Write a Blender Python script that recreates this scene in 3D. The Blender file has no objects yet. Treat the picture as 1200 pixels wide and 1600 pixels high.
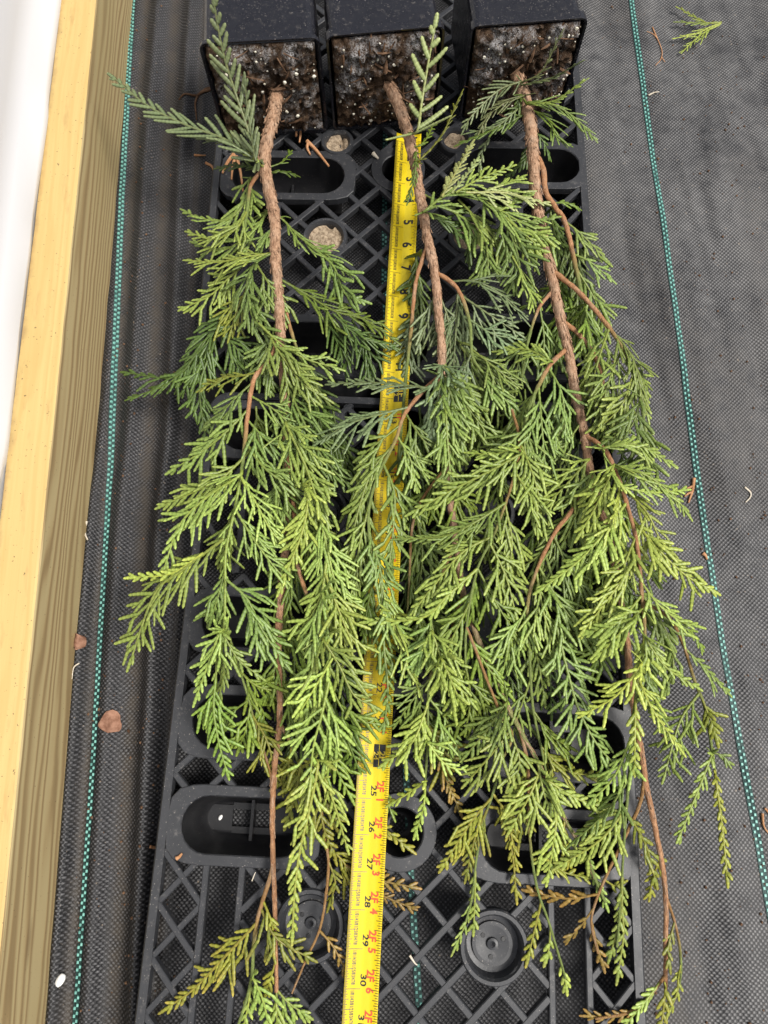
import bpy, math, random
import numpy as np
from mathutils import Vector

# ------------------------------------------------------------------ camera, sky, sun, exposure
scene = bpy.context.scene
col = scene.collection
FPX, TILT, CAMZ = 1130.0, math.radians(74.2), 0.644      # focal length in pixels of a 1200 wide frame
cam_d = bpy.data.cameras.new('camera'); cam = bpy.data.objects.new('camera', cam_d); col.objects.link(cam)
cam.location = (0, 0, CAMZ); cam.rotation_euler = (math.pi/2 - TILT, 0, 0)
cam_d.sensor_fit = 'HORIZONTAL'; cam_d.sensor_width = 36.0; cam_d.lens = 36.0*FPX/1200.0
cam_d.clip_start = 0.01; cam_d.clip_end = 50
scene.camera = cam
world = bpy.data.worlds.new('World'); scene.world = world; world.use_nodes = True
SUN_EL, SUN_AZ = math.radians(60), math.radians(105)      # azimuth from +Y towards +X
wn = world.node_tree.nodes; bgn = wn['Background']
sky = wn.new('ShaderNodeTexSky'); sky.sky_type = 'NISHITA'; sky.sun_disc = False
sky.sun_elevation = SUN_EL; sky.sun_rotation = SUN_AZ
sky.air_density = 1.0; sky.dust_density = 4.0; sky.ozone_density = 0.6
hsv = wn.new('ShaderNodeHueSaturation'); hsv.inputs['Saturation'].default_value = 0.35
world.node_tree.links.new(sky.outputs[0], hsv.inputs['Color'])
world.node_tree.links.new(hsv.outputs[0], bgn.inputs['Color']); bgn.inputs['Strength'].default_value = 0.085
sd = bpy.data.lights.new('sun', 'SUN'); sd.energy = 2.6; sd.angle = math.radians(20); sd.color = (1.0, 0.965, 0.91)
sun = bpy.data.objects.new('sun', sd); col.objects.link(sun)
dvec = Vector((math.sin(SUN_AZ)*math.cos(SUN_EL), math.cos(SUN_AZ)*math.cos(SUN_EL), math.sin(SUN_EL)))
sun.rotation_euler = (-dvec).to_track_quat('-Z', 'Y').to_euler(); sun.location = dvec*3
vs = scene.view_settings; vs.view_transform = 'Standard'; vs.look = 'None'; vs.gamma = 1.0; vs.exposure = 0.75
vs.use_curve_mapping = False

# ------------------------------------------------------------------ helpers
CT, ST = math.cos(TILT), math.sin(TILT)
def at(px, py, z):                       # point of the photograph -> point of the place at height z
    u = (px-600)/FPX; v = (py-800)/FPX
    t = (CAMZ-z)/(ST+v*CT)
    return np.array([u*t, (CT-v*ST)*t, CAMZ-(ST+v*CT)*t])
def mpp(p): return (p[1]*CT-(p[2]-CAMZ)*ST)/FPX       # metres per photo pixel at point p
def link(name, me, mat=None, parent=None, **props):
    o = bpy.data.objects.new(name, me); col.objects.link(o)
    if mat is not None and me is not None and not me.materials: me.materials.append(mat)
    if parent is not None: o.parent = parent
    for k, v in props.items(): o[k] = v
    return o
def empty(name, label, category, loc=(0, 0, 0), rz=0.0, group=None):
    o = bpy.data.objects.new(name, None); col.objects.link(o); o.empty_display_size = 0.02
    o.location = loc; o.rotation_euler = (0, 0, rz); o['label'] = label; o['category'] = category
    if group: o['group'] = group
    return o
def quads(name, V, Q, colr=None, smooth=True):
    V = np.asarray(V, np.float32); Q = np.asarray(Q, np.int32)
    me = bpy.data.meshes.new(name)
    me.vertices.add(len(V)); me.vertices.foreach_set('co', V.ravel())
    me.loops.add(Q.size); me.loops.foreach_set('vertex_index', Q.ravel())
    me.polygons.add(len(Q)); me.polygons.foreach_set('loop_start', np.arange(0, Q.size, Q.shape[1], dtype=np.int32))
    me.polygons.foreach_set('use_smooth', np.full(len(Q), smooth))
    if colr is not None:
        a = me.color_attributes.new('tint', 'FLOAT_COLOR', 'POINT')
        c = np.ones((len(V), 4), np.float32); c[:, :3] = colr; a.data.foreach_set('color', c.ravel())
    me.update(calc_edges=True); me.validate()
    return me
class MB:                                # collects polygons
    def __init__(s): s.v = []; s.f = []
    def poly(s, pts):
        n = len(s.v); s.v += [tuple(p) for p in pts]; s.f.append(tuple(range(n, n+len(pts))))
    def prism(s, outline, z0, z1, taper=None):            # outline CCW in xy
        n = len(s.v); k = len(outline); lo = taper if taper else outline
        s.v += [(x, y, z0) for x, y in lo]+[(x, y, z1) for x, y in outline]
        s.f.append(tuple(range(n+k-1, n-1, -1))); s.f.append(tuple(range(n+k, n+2*k)))
        for i in range(k):
            j = (i+1) % k; s.f.append((n+i, n+j, n+k+j, n+k+i))
    def box(s, x0, x1, y0, y1, z0, z1): s.prism([(x0, y0), (x1, y0), (x1, y1), (x0, y1)], z0, z1)
    def bar(s, a, b, w, z0, z1):                          # bevelled flat bar between two xy points
        a = np.array(a[:2], float); b = np.array(b[:2], float); d = b-a; d /= np.linalg.norm(d); q = np.array([-d[1], d[0]])*w/2
        e = q*0.72; zb = z1-w*0.14
        n = len(s.v)
        for p in (a, b):
            for off, z in ((-q, z0), (q, z0), (q, zb), (e, z1), (-e, z1), (-q, zb)): s.v.append((*(p+off), z))
        for i in range(6):
            j = (i+1) % 6; s.f.append((n+i, n+6+i, n+6+j, n+j))
        s.f.append(tuple(n+i for i in range(6))); s.f.append(tuple(n+11-i for i in range(6)))
    def strip(s, loops, closed=True):                     # joins successive closed loops of 3d points
        n = len(s.v); k = len(loops[0])
        for L in loops: s.v += [tuple(p) for p in L]
        for a in range(len(loops)-1):
            for i in range(k if closed else k-1):
                j = (i+1) % k; s.f.append((n+a*k+i, n+a*k+j, n+(a+1)*k+j, n+(a+1)*k+i))
    def build(s, name, mat, parent=None, smooth=False, **props):
        me = bpy.data.meshes.new(name); me.from_pydata(s.v, [], s.f)
        if smooth:
            for p in me.polygons: p.use_smooth = True
        me.update()
        return link(name, me, mat, parent, **props)
def noise2(x, y, seed=0):                                 # smooth cheap value noise, numpy
    x = np.asarray(x, float); y = np.asarray(y, float)
    xi = np.floor(x); yi = np.floor(y); fx = x-xi; fy = y-yi; fx = fx*fx*(3-2*fx); fy = fy*fy*(3-2*fy)
    def h(a, b):
        q = np.sin(a*127.1+b*311.7+seed*74.7)*43758.5453; return q-np.floor(q)
    return (h(xi, yi)*(1-fx)+h(xi+1, yi)*fx)*(1-fy)+(h(xi, yi+1)*(1-fx)+h(xi+1, yi+1)*fx)*fy

# ------------------------------------------------------------------ materials
class Mat:
    def __init__(s, name, rough=0.6, spec=0.4):
        s.m = bpy.data.materials.new(name); s.m.use_nodes = True; s.t = s.m.node_tree
        s.b = s.t.nodes['Principled BSDF']; s.b.inputs['Roughness'].default_value = rough
        s.b.inputs['Specular IOR Level'].default_value = spec; s._tc = None
    def n(s, typ, **kw):
        nd = s.t.nodes.new(typ)
        for k, v in kw.items(): setattr(nd, k, v)
        return nd
    def l(s, a, b): s.t.links.new(a, b)
    def put(s, sock, v):
        if hasattr(v, 'is_linked'): s.l(v, sock)
        else: sock.default_value = v
    def co(s, kind='Object'):
        if s._tc is None: s._tc = s.n('ShaderNodeTexCoord')
        return s._tc.outputs[kind]
    def mapped(s, scale=(1, 1, 1), rot=(0, 0, 0), kind='Object'):
        m = s.n('ShaderNodeMapping'); s.l(s.co(kind), m.inputs['Vector']); m.inputs['Scale'].default_value = scale; m.inputs['Rotation'].default_value = rot
        return m.outputs[0]
    def noise(s, scale, detail=3, rough=0.55, vec=None, dist=0.0):
        t = s.n('ShaderNodeTexNoise'); s.l(vec if vec is not None else s.co(), t.inputs['Vector'])
        t.inputs['Scale'].default_value = scale; t.inputs['Detail'].default_value = detail; t.inputs['Roughness'].default_value = rough; t.inputs['Distortion'].default_value = dist
        return t.outputs['Fac']
    def ramp(s, fac, stops):
        r = s.n('ShaderNodeValToRGB'); s.l(fac, r.inputs[0]); e = r.color_ramp.elements
        while len(e) < len(stops): e.new(0.5)
        for el, (p, c) in zip(e, stops): el.position = p; el.color = (*c, 1) if len(c) == 3 else c
        return r.outputs[0]
    def math(s, op, a, b=0.5, c=None):
        m = s.n('ShaderNodeMath', operation=op); s.put(m.inputs[0], a); s.put(m.inputs[1], b)
        if c is not None: s.put(m.inputs[2], c)
        return m.outputs[0]
    def mix(s, fac, a, b, mode='MIX'):
        m = s.n('ShaderNodeMix', data_type='RGBA', blend_type=mode)
        s.put(m.inputs[0], fac)
        for sock, v in ((m.inputs[6], a), (m.inputs[7], b)): s.put(sock, (*v, 1) if isinstance(v, tuple) and len(v) == 3 else v)
        return m.outputs[2]
    def bump(s, h, strength=0.5, dist=0.001):
        b = s.n('ShaderNodeBump'); s.l(h, b.inputs['Height']); b.inputs['Strength'].default_value = strength; b.inputs['Distance'].default_value = dist
        s.l(b.outputs[0], s.b.inputs['Normal'])
    def color(s, c): s.put(s.b.inputs['Base Color'], (*c, 1) if isinstance(c, tuple) and len(c) == 3 else c)
def smoothstep(M, v, a, b):
    r = M.n('ShaderNodeMapRange', interpolation_type='SMOOTHSTEP'); M.put(r.inputs[0], v); r.inputs[1].default_value = a; r.inputs[2].default_value = b
    return r.outputs[0]

def mat_fabric():
    M = Mat('woven_fabric', 0.5, 0.35)
    sep = M.n('ShaderNodeSeparateXYZ'); 
    wob = M.noise(26, 2)
    M.l(M.co(), sep.inputs[0])
    P = 0.0020
    x = M.math('ADD', sep.outputs[0], M.math('MULTIPLY', wob, 0.004)); y = M.math('ADD', sep.outputs[1], M.math('MULTIPLY', wob, 0.006))
    sx = M.math('SINE', M.math('MULTIPLY', x, math.pi/P)); sy = M.math('SINE', M.math('MULTIPLY', y, math.pi/P))
    w = M.math('MULTIPLY', sx, sy)                       # plain weave: threads over and under
    over = smoothstep(M, w, -0.15, 0.75)
    big = M.noise(9, 4, 0.6); mid = M.noise(60, 4, 0.65); fine = M.noise(520, 3, 0.6)
    dust = smoothstep(M, M.math('ADD', M.math('MULTIPLY', big, 0.6), M.math('MULTIPLY', mid, 0.55)), 0.30, 0.86)
    thread = M.mix(over, (0.008, 0.008, 0.009), (0.082, 0.081, 0.086))
    c = M.mix(smoothstep(M, fine, 0.38, 0.68), thread, (0.014, 0.014, 0.015))
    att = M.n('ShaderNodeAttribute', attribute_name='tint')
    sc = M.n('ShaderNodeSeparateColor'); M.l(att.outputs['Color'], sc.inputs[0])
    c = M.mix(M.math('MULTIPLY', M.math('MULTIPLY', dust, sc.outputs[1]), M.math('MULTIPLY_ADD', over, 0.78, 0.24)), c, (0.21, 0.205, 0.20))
    dirt = M.math('MULTIPLY', sc.outputs[0], smoothstep(M, mid, 0.25, 0.6))
    c = M.mix(dirt, c, (0.050, 0.042, 0.034))
    spk = smoothstep(M, M.noise(330, 2, 0.5), 0.70, 0.76)
    c = M.mix(M.math('MULTIPLY', spk, 0.55), c, (0.30, 0.24, 0.18))
    M.color(c)
    M.put(M.b.inputs['Roughness'], M.math('ADD', 0.40, M.math('MULTIPLY', dust, 0.3)))
    M.bump(M.math('ADD', w, M.math('MULTIPLY', fine, 0.6)), 0.55, 0.0006)
    return M.m
def mat_stitch():
    M = Mat('teal_thread', 0.5, 0.4)
    c = M.mix(M.noise(240, 3), (0.11, 0.32, 0.27), (0.23, 0.48, 0.42)); c = M.mix(smoothstep(M, M.noise(35, 3), 0.52, 0.8), c, (0.045, 0.15, 0.13)); M.color(c); return M.m
def mat_plastic(name, base, hi, rough, dust=0.25, dustc=(0.20, 0.18, 0.16)):
    M = Mat(name, rough, 0.45)
    c = M.mix(M.noise(60, 4), base, hi)
    d = smoothstep(M, M.noise(170, 5, 0.7), 0.56, 0.75)
    sp = smoothstep(M, M.noise(900, 2, 0.5), 0.665 if 'pot' in name else 0.675, 0.77)
    c = M.mix(M.math('MULTIPLY', d, dust), c, dustc); c = M.mix(M.math('MULTIPLY', sp, 0.7*min(1, dust*3)), c, (0.42, 0.38, 0.34))
    M.color(c); M.put(M.b.inputs['Roughness'], M.math('ADD', rough-0.06, M.math('MULTIPLY', M.noise(120, 4), 0.22)))
    M.bump(M.noise(700, 3), 0.12, 0.0004); return M.m
def mat_wood():
    M = Mat('treated_pine', 0.62, 0.3)
    v = M.mapped((60, 1.4, 60))
    warp = M.noise(1.0, 2.5, 0.5, M.mapped((16, 1.15, 16))); sp0 = M.n('ShaderNodeSeparateXYZ'); M.l(M.co(), sp0.inputs[0])
    ph = M.math('ADD', M.math('MULTIPLY', warp, 70.0), M.math('MULTIPLY', M.math('ADD', sp0.outputs[2], sp0.outputs[0]), 820.0))
    g = M.math('SINE', ph); gg = M.math('MULTIPLY_ADD', g, 0.5, 0.5)
    n = M.noise(4, 5, 0.6, v); n2 = M.noise(1.1, 3, 0.5, M.mapped((9, 3, 9)))
    grain = M.ramp(gg, [(0.0, (0.42, 0.33, 0.17)), (0.5, (0.37, 0.275, 0.135)), (0.8, (0.27, 0.18, 0.082)), (1.0, (0.21, 0.135, 0.060))])
    c = M.mix(M.math('MULTIPLY', n, 0.6), grain, (0.33, 0.265, 0.135)); c = M.mix(M.math('MULTIPLY', smoothstep(M, n2, 0.5, 0.8), 0.6), c, (0.32, 0.255, 0.12))
    geo = M.n('ShaderNodeNewGeometry'); sp = M.n('ShaderNodeSeparateXYZ'); M.l(geo.outputs['True Normal'], sp.inputs[0])
    top = M.mix(M.noise(5, 4, 0.6, v), (0.42, 0.29, 0.105), (0.51, 0.375, 0.155)); top = M.mix(M.math('MULTIPLY', smoothstep(M, gg, 0.6, 1.0), 0.25), top, (0.40, 0.24, 0.075))
    st = smoothstep(M, M.noise(7, 4, 0.65, M.mapped((11, 2.2, 11))), 0.56, 0.72); top = M.mix(M.math('MULTIPLY', st, 0.45), top, (0.33, 0.20, 0.075))
    top = M.mix(M.math('MULTIPLY', smoothstep(M, M.noise(1500, 2), 0.66, 0.75), 0.5), top, (0.45, 0.3, 0.12))
    vk = M.n('ShaderNodeTexVoronoi'); M.l(M.mapped((9, 2.6, 9)), vk.inputs['Vector']); vk.inputs['Scale'].default_value = 2.1
    kn = smoothstep(M, vk.outputs['Distance'], 0.15, 0.05); kr = M.math('SINE', M.math('MULTIPLY', vk.outputs['Distance'], 70.0))
    top = M.mix(M.math('MULTIPLY', kn, 0.75), top, (0.16, 0.085, 0.035)); c = M.mix(M.math('MULTIPLY', kn, 0.6), c, (0.13, 0.075, 0.035))
    edge = smoothstep(M, M.math('ADD', sp0.outputs[0], M.math('MULTIPLY', M.noise(45, 4, 0.7), 0.016)), -0.0225, -0.0305)
    top = M.mix(M.math('MULTIPLY', edge, 0.7), top, (0.24, 0.15, 0.07))
    # upward faces take the paler yellow tone, side faces the olive grain
    c = M.mix(smoothstep(M, sp.outputs[2], 0.6, 0.9), c, top)
    s = smoothstep(M, M.noise(420, 2), 0.70, 0.73); c = M.mix(M.math('MULTIPLY', s, 0.8), c, (0.07, 0.045, 0.025))
    M.color(c); M.bump(M.math('ADD', gg, n), 0.2, 0.0006); return M.m
def mat_film():
    M = Mat('white_film', 0.4, 0.4)
    c = M.mix(M.noise(2, 4, 0.6, M.mapped((14, 1.5, 2))), (0.52, 0.52, 0.54), (0.58, 0.575, 0.57))
    sp = smoothstep(M, M.noise(260, 4, 0.7), 0.66, 0.74); c = M.mix(M.math('MULTIPLY', sp, 0.35), c, (0.42, 0.34, 0.27)); M.color(c); return M.m
def mat_bark(name, a, b, d):
    M = Mat(name, 0.8, 0.2)
    n = M.noise(420, 6, 0.75, M.mapped((1, 0.45, 1)), 0.8); n2 = M.noise(70, 3)
    c = M.ramp(n, [(0.30, d), (0.48, a), (0.68, b)]); c = M.mix(M.math('MULTIPLY', smoothstep(M, n2, 0.45, 0.75), 0.35), c, (0.40, 0.31, 0.23))
    att = M.n('ShaderNodeAttribute', attribute_name='tint'); sc = M.n('ShaderNodeSeparateColor'); M.l(att.outputs['Color'], sc.inputs[0])
    c = M.mix(M.math('MULTIPLY', sc.outputs[1], 0.7), c, M.ramp(n, [(0.3, (0.16, 0.07, 0.03)), (0.5, (0.36, 0.17, 0.075)), (0.7, (0.48, 0.27, 0.13))]))
    c = M.mix(sc.outputs[0], c, M.ramp(n, [(0.3, (0.10, 0.13, 0.035)), (0.7, (0.20, 0.25, 0.075))]))
    M.color(c); M.bump(n, 1.0, 0.0016); return M.m
def mat_foliage():
    M = Mat('scale_leaves', 0.42, 0.45)
    att = M.n('ShaderNodeAttribute', attribute_name='tint')
    n = M.noise(420, 3, 0.6)
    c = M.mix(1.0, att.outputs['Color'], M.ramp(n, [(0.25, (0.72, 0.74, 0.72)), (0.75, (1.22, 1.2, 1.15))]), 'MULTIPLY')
    M.color(c)
    M.b.inputs['Subsurface Weight'].default_value = 0.0
    tr = M.n('ShaderNodeBsdfTranslucent'); M.l(c, tr.inputs['Color']); mx = M.n('ShaderNodeMixShader'); mx.inputs[0].default_value = 0.12
    out = M.t.nodes['Material Output']; M.l(M.b.outputs[0], mx.inputs[1]); M.l(tr.outputs[0], mx.inputs[2]); M.l(mx.outputs[0], out.inputs['Surface'])
    M.bump(M.noise(1500, 2), 0.25, 0.0004); return M.m
def mat_soil():
    M = Mat('potting_mix', 0.95, 0.1)
    n = M.noise(130, 6, 0.75); f = M.noise(650, 4, 0.7)
    c = M.ramp(n, [(0.3, (0.018, 0.011, 0.007)), (0.5, (0.065, 0.040, 0.025)), (0.66, (0.13, 0.083, 0.052)), (0.8, (0.20, 0.14, 0.095))])
    patch = smoothstep(M, M.noise(24, 5, 0.7), 0.47, 0.66); speck = smoothstep(M, f, 0.40, 0.56)
    c = M.mix(M.math('MULTIPLY', patch, speck), c, (0.46, 0.45, 0.45))
    sp = smoothstep(M, M.noise(420, 2), 0.68, 0.72); c = M.mix(M.math('MULTIPLY', sp, 0.8), c, (0.45, 0.40, 0.30)); M.color(c)
    M.bump(M.math('ADD', n, f), 1.0, 0.003); return M.m
def mat_plain(name, a, b, scale=120, rough=0.7, spec=0.3, bump=0.3):
    M = Mat(name, rough, spec); n = M.noise(scale, 4, 0.65); M.color(M.mix(smoothstep(M, n, 0.3, 0.7), a, b)); M.bump(n, bump, 0.001); return M.m
def mat_tape():
    M = Mat('yellow_tape', 0.55, 0.22)
    att = M.n('ShaderNodeAttribute', attribute_name='tint')
    c = M.mix(M.math('MULTIPLY', smoothstep(M, M.noise(160, 4, 0.7), 0.5, 0.8), 0.22), att.outputs['Color'], (0.50, 0.38, 0.06))
    M.color(c); M.bump(M.noise(90, 2), 0.06, 0.001); return M.m
FABRIC = mat_fabric(); STITCH = mat_stitch(); WEFT = mat_plain('dark_teal_thread', (0.012, 0.03, 0.028), (0.03, 0.075, 0.068), 300, 0.6, 0.3, 0.4)
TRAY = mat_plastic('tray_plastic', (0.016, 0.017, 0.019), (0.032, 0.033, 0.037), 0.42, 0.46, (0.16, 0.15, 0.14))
TRAYIN = mat_plastic('shaded_tray_plastic', (0.004, 0.004, 0.005), (0.009, 0.009, 0.010), 0.38, 0.12, (0.14, 0.12, 0.10))  # darker copy of the tray plastic; recess shade is put into its colour
POT = mat_plastic('pot_plastic', (0.006, 0.006, 0.009), (0.011, 0.011, 0.015), 0.24, 0.40)
WOOD = mat_wood(); FILM = mat_film(); SOIL = mat_soil(); LEAF = mat_foliage(); TAPE = mat_tape()
BARK = mat_bark('stem_bark', (0.34, 0.20, 0.12), (0.54, 0.36, 0.24), (0.11, 0.055, 0.033))
TWIG = mat_bark('twig_bark', (0.33, 0.16, 0.075), (0.45, 0.25, 0.13), (0.17, 0.075, 0.035))
TWIGB = mat_bark('thin_twig_bark', (0.24, 0.13, 0.05), (0.34, 0.21, 0.08), (0.12, 0.06, 0.025))
INK = mat_plain('black_print', (0.015, 0.015, 0.016), (0.03, 0.03, 0.03), 400, 0.4, 0.4, 0.0)
REDINK = mat_plain('red_print', (0.62, 0.07, 0.03), (0.70, 0.11, 0.05), 400, 0.4, 0.4, 0.0)
TICKINK = mat_plain('tick_print', (0.10, 0.075, 0.01), (0.16, 0.12, 0.015), 400, 0.4, 0.4, 0.0)
YPRINT = mat_plain('yellow_print', (0.56, 0.42, 0.03), (0.60, 0.46, 0.05), 300, 0.35, 0.4, 0.0)
PERLITE = mat_plain('perlite', (0.55, 0.50, 0.38), (0.74, 0.71, 0.62), 300, 0.85, 0.2, 0.4)
BARKCHIP = mat_plain('bark_chips', (0.06, 0.032, 0.018), (0.17, 0.10, 0.06), 200, 0.9, 0.15, 0.5)
SAND = mat_plain('sandy_silt', (0.14, 0.10, 0.065), (0.38, 0.30, 0.21), 380, 0.95, 0.1, 0.9)
DEADLEAF = mat_plain('dead_leaf', (0.15, 0.070, 0.042), (0.30, 0.165, 0.11), 150, 0.8, 0.2, 0.5)
DEADTWIG = mat_plain('dead_leaflet', (0.30, 0.14, 0.06), (0.46, 0.25, 0.13), 200, 0.8, 0.2, 0.5)
PEBBLE = mat_plain('white_pebble', (0.70, 0.69, 0.66), (0.82, 0.81, 0.79), 150, 0.7, 0.3, 0.3)
STRAW = mat_plain('straw', (0.42, 0.36, 0.27), (0.62, 0.56, 0.46), 200, 0.8, 0.2, 0.3)

# ------------------------------------------------------------------ ground fabric
BEAM_X = lambda y: -0.2655-0.0305*y
def ground_h(x, y):
    x = np.asarray(x, float); y = np.asarray(y, float)
    d = x-BEAM_X(y)                                       # distance from the beam
    wob = 0.006*(noise2(y*7, y*0+3, 1)-0.5)
    g = lambda c, s, a: a*np.exp(-((d+wob-c)/s)**2)
    amp = 0.75+0.5*noise2(y*5, y*0+9, 4)
    near = np.clip((0.55-y)/0.5, 0.25, 1)
    h = g(0.030, 0.0080, 0.0095)*amp+g(0.068, 0.0080, 0.0165)*amp*(0.5+0.5*near)+g(0.004, 0.006, 0.012)*near
    h = h+g(0.086, 0.004, 0.003)*amp
    r = np.clip((x-0.20)/0.05, 0, 1)
    w = noise2(x*26+y*3, y*4, 2)-0.5+0.5*(noise2(x*60, y*9, 3)-0.5)
    h = h+r*0.0085*w+r*0.0022*(noise2(x*110+y*14, y*10, 17)-0.5)+0.0012*(noise2(x*40, y*40, 6)-0.5)
    return h
def grid(xs, ys):
    X, Y = np.meshgrid(xs, ys); nx, ny = len(xs), len(ys)
    i = np.arange(nx*ny).reshape(ny, nx)
    Q = np.stack([i[:-1, :-1], i[:-1, 1:], i[1:, 1:], i[1:, :-1]], -1).reshape(-1, 4)
    return X.ravel(), Y.ravel(), Q
xs = np.concatenate([np.array([-1.1, -0.7, -0.45]), np.arange(-0.34, -0.15, 0.0022), np.arange(-0.15, 0.20, 0.012), np.arange(0.20, 0.60, 0.003), np.arange(0.60, 1.3, 0.03)])
ys = np.concatenate([np.arange(-1.0, -0.42, 0.04), np.arange(-0.42, 1.15, 0.008), np.arange(1.15, 1.9, 0.05)])
X, Y, Q = grid(xs, ys); Z = ground_h(X, Y)
d = X-BEAM_X(Y)
dirt = 0.95*np.exp(-((d-0.015)/0.005)**2)+0.9*np.exp(-((d-0.049)/0.006)**2)+0.5*np.exp(-((d-0.083)/0.004)**2)
dirt += 0.5*np.clip(noise2(X*18, Y*9, 12)-0.55, 0, 1)*2*(X > 0.2)
ground = link('ground', quads('ground', np.stack([X, Y, Z], 1), Q, np.clip(np.stack([dirt, np.clip((X-0.165)/0.06, 0.10, 1), dirt*0], 1), 0, 1)), FABRIC, kind='structure', label='black woven weed fabric with folds beside the timber')  # green: dust on the open right side, cut under trays to paint lattice shade
def stripe(pts, name='teal_stripe'):
    pts = np.array(pts); B = MB(); rng = random.Random(len(name)+int(abs(pts[0][0])*1e4))
    ys_ = np.arange(pts[-1][1], pts[0][1], 0.00262)
    xs_ = np.interp(ys_, pts[::-1, 1], pts[::-1, 0])
    for k, (x, y) in enumerate(zip(xs_, ys_)):
        cx = x+(0.00142 if k % 2 else -0.00142)+rng.uniform(-.00012, .00012)
        h = float(ground_h(cx, y))+0.0007; w, l, t = 0.00130, 0.00160, 0.0007
        o = [(cx-w, y-l), (cx+w, y-l), (cx+w, y+l), (cx-w, y+l)]; n = len(B.v)
        B.v += [(px, py, h-0.0012) for px, py in o]+[(cx+(px-cx)*.6, y+(py-y)*.6, h+t) for px, py in o]
        B.f.append((n+4, n+5, n+6, n+7))
        for i in range(4): B.f.append((n+i, n+(i+1) % 4, n+4+(i+1) % 4, n+4+i))
    R_ = MB(); L = []
    for x, y in zip(xs_, ys_):
        L.append([(x+dx, y, float(ground_h(x+dx, y))+0.0006) for dx in (-0.0029, -0.0010, 0.0010, 0.0029)])
    R_.strip(L, closed=False); R_.build('stripe_weft', WEFT, ground, kind='stuff')
    return B.build(name, STITCH, ground, kind='stuff')
def gp(x, y, z=0.0): return at(x, y, z)[:2]
stripe([gp(212, -40), gp(192, 300), gp(175, 700), gp(147, 1200), gp(120, 1600), gp(117, 1660)])
stripe([gp(602, 200), gp(600, 440), gp(625, 1000), gp(642, 1370), gp(656, 1590), gp(660, 1660)])
stripe([gp(980, -40), gp(985, 0), gp(1022, 260), gp(1085, 700), gp(1128, 1000), gp(1197, 1400), gp(1240, 1660)])

# ------------------------------------------------------------------ timber and white film
def timber():
    rng = random.Random(3); B = MB()
    t = empty('timber_beam', 'sawn pale timber beam laid on edge along the black fabric', 'beam', (BEAM_X(0.3), 0.3, 0))
    rz = math.atan(0.0305); t.rotation_euler = (0, 0, rz)
    H, W, b = 0.0895, 0.0385, 0.0022
    prof = [(0, 0), (0, H-b), (-b*0.3, H-b*0.35), (-b, H), (-W+b*1.6, H), (-W+b*.5, H-b*.5), (-W, H-b*2), (-W, 0)]
    ys_ = np.arange(-0.75, 0.95, 0.01); loops = []
    for y in ys_:
        L = []
        for k, (px, pz) in enumerate(prof):
            jx = 0.0005*(float(noise2(y*40, k*3.1, 8))-0.5); jz = 0.0006*(float(noise2(y*50, k*5.3, 9))-0.5) if pz > 0.01 else 0
            if k in (5, 6): jx += 0.003*float(noise2(y*22, 2.2, 5)); jz -= 0.002*float(noise2(y*30, 7.7, 5))
            L.append((px+jx, y, pz+jz))
        loops.append(L)
    B.strip(loops, closed=True)
    B.f.append(tuple(range(len(prof)))); n = len(B.v); B.f.append(tuple(range(n-1, n-1-len(prof), -1)))
    B.build('plank', WOOD, t)
    return t
timber()
def film():
    ys_ = np.arange(-0.6, 1.24, 0.012); prof = [(-0.040, 0.060), (-0.0375, 0.084), (-0.0345, 0.0935), (-0.038, 0.099), (-0.045, 0.112), (-0.051, 0.135), (-0.056, 0.17), (-0.066, 0.23), (-0.074, 0.32), (-0.078, 0.45), (-0.08, 0.6)]
    V = []
    for y in ys_:
        for k, (px, pz) in enumerate(prof):
            w = min(1, k/5); e = 0.0035*(noise2(y*28, k*1.0, 21)-0.5) if k == 2 else 0
            V.append((BEAM_X(y)+px+0.012*w*(noise2(y*3, k*0.8, 11)-0.5)+e+0.004*w*math.sin(k*2.1+y*4), y, pz))
    n = len(prof); m = len(ys_); i = np.arange(n*m).reshape(m, n)
    Qf = np.stack([i[:-1, :-1], i[:-1, 1:], i[1:, 1:], i[1:, :-1]], -1).reshape(-1, 4)
    o = link('white_sheet', quads('white_sheet', V, Qf), FILM, label='white plastic film rising behind the timber beam', category='sheet')
    md = o.modifiers.new('thick', 'SOLIDIFY'); md.thickness = 0.0008
film()

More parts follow.
